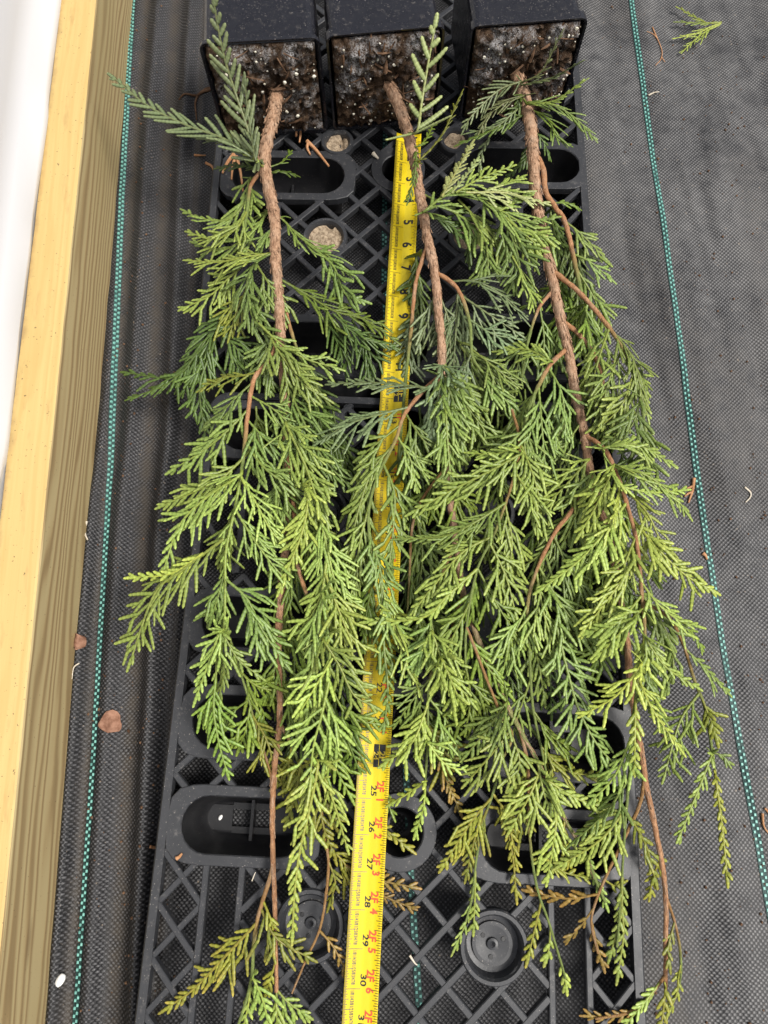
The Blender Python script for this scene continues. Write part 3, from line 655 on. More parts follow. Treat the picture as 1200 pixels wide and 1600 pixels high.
def spray_mesh(P3, wid, tone, rng, brown=0.0, roll=None, fine=1.0, fw=0.0034, ang=None, dens=1.0, sides=(1, -1), droop=0.10, gain=1.0):
    C = catmull(P3, 0.0022); n = len(C)
    if n < 4: C = catmull(P3, 0.0008); n = len(C)
    seg = np.linalg.norm(np.diff(C, axis=0), axis=1); s = np.concatenate([[0], np.cumsum(seg)]); tot = s[-1]
    T, S, U = frames(C, np.array([0, 0.12, 1.0]))
    fw *= rng.uniform(0.80, 1.12); dens *= rng.uniform(0.80, 1.15)
    roll = rng.gauss(0, 0.30) if roll is None else roll
    cr, sr = math.cos(roll), math.sin(roll); S, U = S*cr+U*sr, U*cr-S*sr
    b0, t0 = np.array(GREENS[tone][0]), np.array(GREENS[tone][1]); g = rng.uniform(0.70, 1.20)*gain; hue = rng.uniform(-0.03, 0.13)
    sh = np.array([1.03+hue, 1.02, (1.0 if tone in ('pale', 'grey', 'blue') else 0.68)-hue*0.6])*g; b0 = b0*sh; t0 = t0*sh
    F = []
    ang = ang or rng.uniform(0.46, 0.60)
    sp = max(0.0064, min(0.0118, wid*0.36))/dens; pos = sp*rng.uniform(0.6, 1.2); k = rng.randint(0, 1)
    Dn = np.array([0, 0, -1.0])
    def tipinfo(tf, extra=0):                                   # brown mix near the tips
        m = 1.0 if brown <= 0 else 1.0
        c1 = t0*(1-min(1, brown*(0.55+0.6*tf)*rng.uniform(.5, 1.3)))+BROWN*min(1, brown*(0.55+0.6*tf)*rng.uniform(.5, 1.3))
        return c1, rng.uniform(0.55, 1.0)
    while pos < tot*0.985:
        side = sides[k % len(sides)]; i = min(n-1, int(np.searchsorted(s, pos))); tf = pos/tot
        prof = min(1.0, 0.55+2.2*tf)*max(0.0, (1-tf))**0.55*(0.96+0.0*tf)
        fv = 1+0.22*float(-(T[i]*math.cos(ang)+S[i]*side*math.sin(ang))[1]); L = max(0.0060, wid*prof*fv*rng.uniform(0.55, 1.2)); a = ang*rng.uniform(0.85, 1.15)
        D = T[i]*math.cos(a)+S[i]*side*math.sin(a)+U[i]*rng.gauss(0, 0.16); D /= np.linalg.norm(D)
        N = U[i]+rng.gauss(0, .15)*S[i]; N /= np.linalg.norm(N)
        bend = T[i]*0.22*rng.uniform(.3, 1.3)+Dn*droop*rng.uniform(0.2, 1.6)
        cj = b0*rng.uniform(0.86, 1.12); c1, tm = tipinfo(tf)
        simple = L < 0.0110*fine
        P0 = C[i]
        F.append((P0, D, N, L, fw*(1.0 if simple else 0.86)*rng.uniform(.9, 1.08), bend, cj, c1, tm))
        if not simple:
            ts = 0.0052/dens; p2 = 0.0060*rng.uniform(.7, 1.4); kk = rng.randint(0, 1)
            while p2 < L*0.94:
                t2 = p2/L; tv = D+2*bend*t2; tv /= np.linalg.norm(tv); sv = np.cross(tv, N); sv /= np.linalg.norm(sv)+1e-9
                sg = 1 if kk % 2 else -1; a2 = rng.uniform(0.36, 0.56)
                # fingers on the side that faces the stem tip grow shorter
                outer = 1.0 if sg*side > 0 else 0.8
                L2 = min(0.021, 0.0085+0.50*(L-p2)*outer)*rng.uniform(0.75, 1.15)*min(1, .6+t2*1.6)
                D2 = tv*math.cos(a2)+sv*sg*math.sin(a2)+N*rng.gauss(0.0, 0.16); D2 /= np.linalg.norm(D2)
                fav = 1+0.42*float(-D2[1]); L2 *= fav; keep = rng.random() < 0.50+0.5*fav*0.5
                c2, tm2 = tipinfo(max(tf, t2)); P2 = P0+L*(D*t2+bend*t2*t2)
                if keep: F.append((P2, D2, N, L2, fw*rng.uniform(.88, 1.08), tv*0.16*rng.uniform(.2, 1.2)+Dn*droop*0.8*rng.uniform(0, 1.5), b0*rng.uniform(0.86, 1.14), c2, tm2))
                kk += 1; p2 += ts*rng.uniform(0.85, 1.15)
        k += 1; pos += sp/len(sides)*rng.uniform(0.85, 1.15)*(1.0 if len(sides) == 2 else 2.0)
    c1, _ = tipinfo(1.0); L = rng.uniform(.008, .013)
    F.append((C[-2], T[-1], U[-1], L, fw*0.95, Dn*0.05, b0, c1, 0.9))
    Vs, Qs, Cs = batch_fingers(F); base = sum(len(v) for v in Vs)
    # rachis
    K = max(3, int(tot/0.0042)); tt = []
    for q in range(K): tt += [q/K, (q+0.75)/K]
    tt = np.array(tt+[1.0]); rr = np.array(([0.85, 1.05]*K)+[0.6]); ss = tt*tot
    Ci = np.stack([np.interp(ss, s, C[:, a]) for a in range(3)], 1); Si = np.stack([np.interp(ss, s, S[:, a]) for a in range(3)], 1); Ui = np.stack([np.interp(ss, s, U[:, a]) for a in range(3)], 1)
    r0 = min(0.0016, 0.0009+0.010*tot*0.6); w = (r0*(1-0.45*tt)*rr)[:, None]
    ring = np.stack([Ci+Si*w, Ci+(Si*.5+Ui*.75)*w, Ci+(-Si*.5+Ui*.75)*w, Ci-Si*w, Ci-Ui*w*0.7], 1).reshape(-1, 3)
    rc = b0*np.array([1.05, 0.95, 0.85]); 
    if brown > 0: rc = rc*(1-brown*.5)+BROWN*brown*.4
    cc = (rc[None]*(0.85+0.2*(rr-0.85)/0.2)[:, None])[:, None].repeat(5, 1).reshape(-1, 3)
    Vs.append(ring); Cs.append(cc); Qs.append(ring_quads(len(tt), 5, base))
    return quads('spray', np.vstack(Vs), np.vstack(Qs), np.vstack(Cs))
def woody_mesh(P3, r0, r1, rng, m=10, rough=0.10, green=9, orange=9):
    C = catmull(P3, 0.0016); n = len(C); T, S, U = frames(C, np.array([0, 0.1, 1.0])); t = np.linspace(0, 1, n)
    V = []
    ph = rng.uniform(0, 50)
    for i in range(n):
        r = r0+(r1-r0)*t[i]**0.75
        for k in range(m):
            a = 2*math.pi*k/m; rr = r*(1+rough*2*(float(noise2(i*0.45+ph, k*1.7, 4))-0.5)+rough*(float(noise2(i*0.17+ph, k*0.4, 5))-0.5))
            V.append(C[i]+S[i]*rr*math.cos(a)+U[i]*rr*math.sin(a))
    Q = ring_quads(n, m)
    tc = np.zeros((n, 3)); tc[:, 0] = np.clip((t-green)/0.25, 0, 1); tc[:, 1] = np.clip((t-orange)/0.3, 0, 1)
    me = quads('stem', V, Q, tc.repeat(m, 0)); return me, C
LEAFZ = [0.060, 0.068, 0.078, 0.090, 0.103]
class Plant:
    def __init__(s, name, label, base, seed):
        s.rng = random.Random(seed); p = at(*base[:2], base[2])
        s.e = empty(name, label, 'sapling', tuple(p), 0, 'saplings laid across the trays'); s.off = np.array(p); s.wood = []; s.count = 0
    def child(s, name, me, mat):
        o = link(name, me, mat, s.e); o.matrix_parent_inverse.identity(); return o
    def shift(s, P): return np.asarray(P, float)-s.off
    def woody(s, name, pts, w0, w1, mat, rough=0.10, green=None, orange=9):            # pts (px, py, z); widths in pixels
        P3 = np.array([at(*p) for p in pts]); r0 = w0*mpp(P3[0])/2; r1 = w1*mpp(P3[-1])/2
        if s.wood and name != 'stem':
            a = s.near(pts[0][0], pts[0][1], P3[0])
            if a is not None and np.linalg.norm(a-P3[0]) < 0.05: P3 = np.vstack([a, P3[1:]]) if np.linalg.norm(a-P3[0]) < .012 else np.vstack([a, P3])
        if green is None: green = 9 if name == 'stem' else 0.30
        if name != 'stem': r0 *= 0.85; r1 *= 0.85; rough = max(rough, 0.2)
        if name == 'stem': P3 = np.vstack([P3[0]+np.array([0, 0.034, -0.002]), P3])
        me, C = woody_mesh(P3, r0, r1, s.rng, rough=rough, green=green, orange=orange); s.wood.append(C)
        me.vertices.foreach_set('co', (s.co(me)-s.off).astype(np.float32).ravel()); me.update(); me.name = name
        s.child(name, me, mat)
        if name == 'stem': s.flakes(C, r0, r1, mat)
    def flakes(s, C, r0, r1, mat):                                # lifting slivers of bark
        n = len(C); T, S, U = frames(C, np.array([0, 0.1, 1.0])); V, Q = [], []; r_ = s.rng
        for k in range(620):
            i = int((r_.random()**1.5)*(n-14)); a = r_.uniform(-0.5, math.pi+0.5); r = (r0+(r1-r0)*(i/n)**0.75)*1.02; L = r_.randint(2, 5); wv = r_.uniform(.10, .30)
            j = i+L; up = r_.uniform(.05, .30)
            def P(ii, aa, m): return C[ii]+(S[ii]*math.cos(aa)+U[ii]*math.sin(aa))*r*m-s.off
            b = len(V); V += [P(i, a-wv, .97), P(i, a+wv, .97), P(j, a+wv*.5, 1.02+up), P(j, a-wv*.5, 1.0+up*.8), P(i, a-wv, .9), P(i, a+wv, .9), P(j, a+wv*.5, .95+up), P(j, a-wv*.5, .93+up*.8)]
            Q += [(b, b+1, b+2, b+3), (b+4, b+7, b+6, b+5), (b, b+3, b+7, b+4), (b+1, b+5, b+6, b+2), (b+3, b+2, b+6, b+7)]
        o = s.child('bark_flakes', quads('bark_flakes', V, Q, np.zeros((len(V), 3)), smooth=False), mat); o['kind'] = 'stuff'
    @staticmethod
    def co(me):
        a = np.empty(len(me.vertices)*3, np.float32); me.vertices.foreach_get('co', a); return a.reshape(-1, 3)
    def near(s, px, py, p):
        """closest woody point as seen next to photo point px, py"""
        best, bp = 1e9, None
        for C in s.wood:
            q = C-np.array([0, 0, CAMZ]); Z = q[:, 1]*CT-q[:, 2]*ST; u = 600+FPX*q[:, 0]/Z; v = 800+FPX*(-q[:, 1]*ST-q[:, 2]*CT)/Z
            d2 = np.hypot(u-px, v-py); k = int(np.argmin(d2))
            if d2[k] < best: best, bp = d2[k], C[k]
        return bp if best < 30 else None
    def spray(s, pts, w, layer=2, tone='mid', brown=0.0, attach=True, **kw):
        z = LEAFZ[layer] if isinstance(layer, int) else layer
        n = len(pts); droop_z = kw.pop('fall', 0.010)
        P3 = [at(px, py, max(0.0535, z-droop_z*(i/(n-1))**1.5)) for i, (px, py) in enumerate(pts)]
        sc = mpp(P3[n//2])
        if sum(q[1] for q in pts)/n > 1050: kw.setdefault('ang', s.rng.uniform(0.58, 0.74)); w *= 1.1      # open fans at the young tips
        if attach:
            a = s.near(*pts[0], P3[0])
            if a is not None:
                if np.linalg.norm(a-P3[0]) < 0.010 and n > 2: P3[0] = a
                elif np.linalg.norm(a-P3[0]) < 0.05: P3.insert(0, a)
        me = spray_mesh(P3, w*sc, tone, s.rng, brown=brown, gain=1.03+0.13*max(-1.0, min(1.0, (pts[-1][1]-750)/500)), **kw)   # sprays get paler from the pots towards the near end
        me.vertices.foreach_set('co', (s.co(me)-s.off).astype(np.float32).ravel()); me.update()
        s.child('spray', me, LEAF); s.count += 1
    def many(s, rows):
        for r in rows:
            kw = r[4] if len(r) > 4 else {}
            s.spray(r[0], r[1], r[2], r[3], **kw)
def br(v, **k): return dict(brown=v, **k)

# ------------------------------------------------------------------ sapling next to the timber
A = Plant('conifer_sapling', 'conifer sapling rooted in the pot next to the timber, brown tipped lower end', (430, 158, 0.100), 101)
A.woody('stem', [(431, 150, .104), (428, 175, .104), (423, 200, .103), (413, 245, .101), (419, 290, .100), (429, 340, .099), (430, 400, .097), (434, 450, .095), (438, 510, .092), (443, 580, .088), (447, 640, .084), (450, 700, .080), (452, 800, .075), (442, 900, .073), (435, 980, .073), (436, 1060, .073), (437, 1120, .073), (427, 1225, .071), (426, 1320, .066), (429, 1400, .062), (431, 1480, .058), (432, 1550, .056)], 21, 6, BARK, 0.2, orange=.45)
A.woody('branch', [(450, 700, .080), (459, 790, .084), (465, 880, .088), (478, 925, .087), (490, 958, .084), (505, 1000, .080)], 11, 6, TWIG, green=.7)
A.woody('branch', [(437, 520, .091), (422, 562, .098), (398, 590, .101), (388, 640, .100), (383, 690, .098), (378, 735, .096)], 10, 7, TWIG, green=.7)
A.woody('branch', [(430, 430, .096), (462, 540, .084), (492, 600, .080), (520, 640, .077)], 8, 5, TWIG)
A.woody('branch', [(414, 255, .101), (407, 268, .100), (392, 290, .098), (386, 330, .096), (380, 370, .094)], 8, 5, TWIG)
A.woody('branch', [(441, 1130, .073), (456, 1165, .070), (470, 1200, .067)], 8, 4, TWIGB)
A.woody('branch', [(497, 1230, .066), (505, 1290, .061), (513, 1345, .058), (509, 1400, .057), (500, 1450, .056), (478, 1500, .056), (456, 1552, .055)], 7, 4, TWIGB, green=9)
A.woody('branch', [(428, 1350, .064), (421, 1375, .062), (404, 1430, .060), (396, 1480, .058), (392, 1535, .057), (373, 1600, .055), (362, 1630, .055)], 9, 5, TWIGB)
A.woody('branch', [(433, 1235, .070), (420, 1200, .071), (398, 1130, .073), (388, 1090, .075), (372, 1040, .078), (360, 1000, .082)], 5, 4, TWIGB)
A.many([
 ([(398, 250), (388, 205), (366, 140), (348, 80), (334, 4)], 62, .112, 'grey', dict(fall=-.085, fine=4, fw=.0044, droop=0, ang=.66)),
 ([(400, 250), (392, 205), (386, 165), (383, 130)], 44, .118, 'grey', dict(fall=-.03, fine=3, fw=.0038, droop=0)),
 ([(402, 252), (352, 218), (292, 196), (232, 166), (178, 122)], 64, .110, 'grey', dict(fall=-.004, fine=2.8, fw=.0042, droop=.02)),
 ([(404, 254), (366, 226), (325, 218), (285, 212)], 34, .104, 'blue', dict(fine=1.8)),
 ([(405, 256), (385, 236), (362, 214)], 24, .114, 'light', dict(fine=2.0)),
 ([(400, 262), (375, 258), (345, 262)], 22, 3, 'dark', dict(fine=1.8)),
 ([(424, 262), (440, 254), (452, 240)], 18, 4, 'green', dict(fine=2)),
 ([(424, 268), (440, 268), (456, 272)], 14, 4, 'dark', dict(fine=2)),
 ([(390, 280), (382, 318), (352, 345), (310, 340), (289, 330)], 40, 3, 'mid', dict(droop=.02)),
 ([(386, 330), (368, 358), (332, 374), (298, 364)], 44, 4, 'light', dict(droop=.02)),
 ([(420, 330), (404, 350), (378, 376), (342, 392), (305, 380)], 44, 3, 'mid', {}),
 ([(424, 345), (416, 375), (404, 392)], 26, 4, 'mid', {}),
 ([(420, 395), (382, 402), (340, 410), (296, 407)], 40, 4, 'light', {}),
 ([(388, 408), (360, 432), (328, 462), (288, 481)], 42, 3, 'light', dict(droop=.02)),
 ([(440, 342), (470, 372), (510, 398), (545, 430)], 52, 3, 'mid', {}),
 ([(480, 380), (520, 415), (540, 460), (566, 470)], 48, 3, 'mid', {}),
 ([(440, 432), (482, 462), (522, 486), (570, 500), (614, 530)], 56, 3, 'green', {}),
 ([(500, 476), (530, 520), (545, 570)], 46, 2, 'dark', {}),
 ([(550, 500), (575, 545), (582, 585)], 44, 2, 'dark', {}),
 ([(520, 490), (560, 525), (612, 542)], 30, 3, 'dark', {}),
 ([(424, 392), (396, 415), (386, 455), (402, 510), (442, 540)], 54, 4, 'mid', {}),
 ([(400, 412), (424, 450), (444, 490)], 50, 4, 'mid', {}),
 ([(390, 440), (372, 480), (360, 520)], 46, 3, 'olive', {}),
 ([(404, 505), (436, 535), (476, 560), (522, 574)], 58, 4, 'mid', {}),
 ([(424, 530), (450, 570), (476, 602), (505, 620)], 52, 4, 'mid', {}),
 ([(420, 530), (412, 575), (420, 610)], 42, 3, 'mid', {}),
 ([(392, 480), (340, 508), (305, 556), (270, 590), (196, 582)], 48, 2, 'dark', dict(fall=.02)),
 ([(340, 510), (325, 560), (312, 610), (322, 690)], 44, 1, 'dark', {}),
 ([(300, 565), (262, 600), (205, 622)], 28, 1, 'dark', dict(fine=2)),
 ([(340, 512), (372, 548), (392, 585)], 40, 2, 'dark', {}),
 ([(404, 582), (372, 588), (346, 590), (318, 606)], 34, 4, 'olive', {}),
 ([(396, 598), (368, 622), (342, 650), (328, 664)], 46, 4, 'mid', {}),
 ([(388, 640), (352, 676), (318, 704), (270, 734)], 46, 4, 'light', {}),
 ([(390, 618), (428, 640), (462, 672)], 48, 4, 'mid', {}),
 ([(386, 655), (420, 690), (452, 700)], 44, 4, 'mid', {}),
 ([(384, 690), (412, 730), (452, 756), (506, 762)], 52, 4, 'light', {}),
 # long green leader and its side sprays
 ([(378, 735), (368, 790), (353, 862), (352, 913), (350, 978), (340, 1018), (336, 1075), (326, 1125)], 22, .098, 'light', dict(fall=.03, dens=.5)),
 ([(380, 715), (345, 748), (300, 770), (254, 790)], 48, 4, 'light', {}),
 ([(372, 745), (322, 778), (280, 822), (256, 890)], 52, 4, 'light', {}),
 ([(350, 842), (284, 892), (242, 928), (204, 1032)], 60, 4, 'light', {}),
 ([(318, 864), (268, 896), (210, 902)], 26, 4, 'bright', dict(fine=1.8)),
 ([(378, 748), (402, 790), (424, 830), (444, 850)], 50, 4, 'light', {}),
 ([(367, 795), (396, 842), (424, 880), (446, 906)], 52, 4, 'mid', {}),
 ([(362, 800), (352, 840), (346, 880)], 34, 3, 'mid', {}),
 ([(353, 905), (386, 936), (410, 985), (446, 1036)], 50, 4, 'mid', {}),
 ([(352, 890), (340, 935), (330, 968)], 38, 3, 'mid', {}),
 ([(346, 985), (326, 1036), (308, 1086)], 34, 4, 'light', {}),
 ([(348, 988), (372, 1030), (402, 1054)], 28, 4, 'light', {}),
 ([(337, 1060), (334, 1110), (342, 1160), (354, 1204)], 33, 3, 'green', {}),
 ([(345, 1010), (350, 1050), (342, 1090)], 26, 3, 'mid', {}),
 ([(388, 1092), (364, 1112), (346, 1132)], 38, 2, 'green', {}),
 ([(392, 1104), (384, 1140), (374, 1168)], 33, 2, 'green', {}),
 ([(396, 1118), (418, 1160), (430, 1212)], 33, 2, 'olive', {}),
 ([(375, 1048), (402, 1072), (440, 1082), (475, 1096)], 36, 2, 'green', {}),
 ([(385, 1082), (410, 1110), (412, 1150)], 36, 1, 'green', {}),
 # between the stem and the tape
 ([(444, 590), (470, 650), (502, 712), (545, 760)], 54, 3, 'mid', {}),
 ([(462, 545), (492, 620), (506, 690), (520, 745)], 50, 2, 'dark', {}),
 ([(490, 600), (476, 650), (470, 700)], 46, 1, 'dark', {}),
 ([(520, 640), (530, 690), (548, 740)], 46, 2, 'dark', {}),
 ([(448, 665), (478, 730), (500, 800), (506, 850)], 58, 4, 'mid', {}),
 ([(452, 720), (436, 780), (430, 840)], 48, 3, 'mid', {}),
 ([(480, 760), (474, 825), (438, 918)], 36, 4, 'bright', {}),
 ([(456, 760), (482, 830), (478, 890)], 48, 2, 'green', {}),
 ([(500, 800), (512, 860), (528, 920), (560, 945)], 52, 4, 'light', {}),
 ([(462, 870), (448, 920), (440, 960)], 46, 2, 'green', {}),
 ([(510, 880), (500, 935), (470, 990)], 54, 4, 'bright', {}),
 ([(508, 896), (528, 950), (550, 1000), (572, 1010)], 52, 4, 'bright', {}),
 ([(505, 930), (492, 995), (486, 1062), (480, 1110)], 62, 4, 'light', {}),
 ([(505, 1000), (530, 1040), (552, 1085), (580, 1102)], 50, 4, 'light', {}),
 ([(520, 1028), (486, 1084), (466, 1118)], 44, 4, 'bright', {}),
 ([(514, 1066), (502, 1120), (490, 1165), (484, 1225)], 54, 4, 'light', {}),
 ([(520, 1080), (545, 1120), (592, 1132)], 42, 3, 'green', {}),
 ([(515, 1100), (540, 1150), (560, 1200)], 40, 2, 'green', {}),
 ([(500, 1130), (520, 1190), (545, 1240)], 39, 2, 'green', {}),
 ([(496, 1190), (484, 1262), (468, 1332), (460, 1400), (457, 1458)], 33, 3, 'bright', br(.35)),
 ([(506, 1215), (524, 1262), (542, 1324)], 27, 2, 'light', br(.1)),
 ([(470, 1190), (462, 1240), (448, 1285)], 31, 2, 'olive', br(.15)),
 ([(490, 1230), (505, 1290), (520, 1330)], 31, 1, 'olive', br(.1)),
 ([(456, 1165), (450, 1210), (456, 1250)], 28, 1, 'olive', br(.15)),
 ([(510, 1320), (540, 1352), (556, 1400)], 30, .0545, 'olive', br(.25, attach=False, fall=0)),
 ([(512, 1345), (524, 1378), (516, 1408)], 19, 0, 'olive', br(.5)),
 ([(500, 1452), (520, 1478), (540, 1516)], 16, 0, 'brown', br(.8, fine=2)),
 ([(440, 1010), (428, 1050), (415, 1090)], 38, 2, 'green', {}),
 ([(445, 980), (470, 1020), (480, 1060)], 44, 1, 'green', {}),
 ([(438, 1060), (462, 1100), (470, 1140)], 41, 2, 'green', {}),
 ([(402, 1440), (352, 1494), (304, 1544), (264, 1573)], 30, 0, 'olive', br(.55)),
 ([(408, 1420), (432, 1466), (482, 1496)], 31, 1, 'olive', br(.4)),
 ([(412, 1405), (424, 1440), (428, 1470)], 24, 1, 'olive', br(.25)),
 ([(394, 1530), (388, 1570), (380, 1605)], 18, 0, 'light', br(.15)),
 ([(396, 1530), (412, 1566), (420, 1610)], 30, 1, 'light', br(.15)),
 ([(431, 1500), (424, 1525), (416, 1550)], 18, 0, 'olive', br(.3)),
 ([(432, 1545), (450, 1566), (478, 1586)], 30, 0, 'light', br(.25)),
 ([(430, 1550), (432, 1585), (436, 1620)], 31, 0, 'light', br(.15)),
])
# ------------------------------------------------------------------ middle sapling
B_ = Plant('conifer_sapling', 'conifer sapling with its bare upper stem crossing the tape, rooted in the middle pot', (610, 135, 0.100), 202)
B_.woody('stem', [(606, 125, .104), (614, 145, .104), (632, 190, .103), (648, 255, .101), (655, 300, .100), (668, 370, .098), (680, 430, .096), (684, 475, .094), (690, 540, .090), (690, 590, .086), (694, 660, .080), (700, 740, .070), (712, 850, .070), (725, 930, .075), (747, 1000, .076), (775, 1065, .076), (802, 1122, .075), (830, 1172, .072), (856, 1222, .068), (882, 1280, .063), (912, 1330, .060), (932, 1378, .058), (946, 1410, .056)], 19, 5, BARK, 0.2, green=.62)
B_.woody('branch', [(683, 425, .097), (704, 440, .099), (720, 460, .100), (734, 505, .098), (738, 555, .096), (752, 580, .094)], 9, 5, TWIG)
B_.woody('branch', [(690, 585, .087), (664, 608, .096), (632, 648, .098), (617, 690, .098), (590, 745, .097), (576, 800, .096), (580, 860, .095), (596, 912, .094)], 9, 4, TWIG, green=.25)
B_.woody('branch', [(655, 380, .094), (650, 440, .086), (642, 520, .080), (634, 590, .076), (628, 660, .074), (622, 720, .072)], 8, 5, TWIG)
B_.woody('branch', [(800, 640, .095), (812, 690, .098), (803, 745, .100), (774, 830, .100), (745, 892, .098), (729, 980, .094), (727, 1046, .090)], 6, 4, TWIGB)
B_.woody('branch', [(728, 980, .094), (780, 1110, .084), (800, 1150, .080), (783, 1192, .076), (770, 1240, .070), (754, 1288, .064), (744, 1345, .060), (738, 1400, .057), (728, 1440, .056)], 6, 4, TWIGB)
B_.woody('branch', [(724, 925, .075), (700, 1000, .080), (672, 1060, .080), (668, 1160, .076), (664, 1224, .068)], 6, 4, TWIGB)
B_.woody('branch', [(812, 1140, .074), (825, 1200, .070), (826, 1290, .062), (838, 1382, .058), (857, 1440, .057), (879, 1512, .056), (884, 1530, .056)], 7, 4, TWIGB)
B_.woody('branch', [(700, 725, .078), (650, 800, .066), (640, 900, .063), (640, 1050, .062), (700, 1220, .060)], 6, 3, TWIGB)
B_.woody('branch', [(712, 850, .075), (690, 900, .084), (674, 955, .088), (678, 998, .088)], 6, 4, TWIGB)
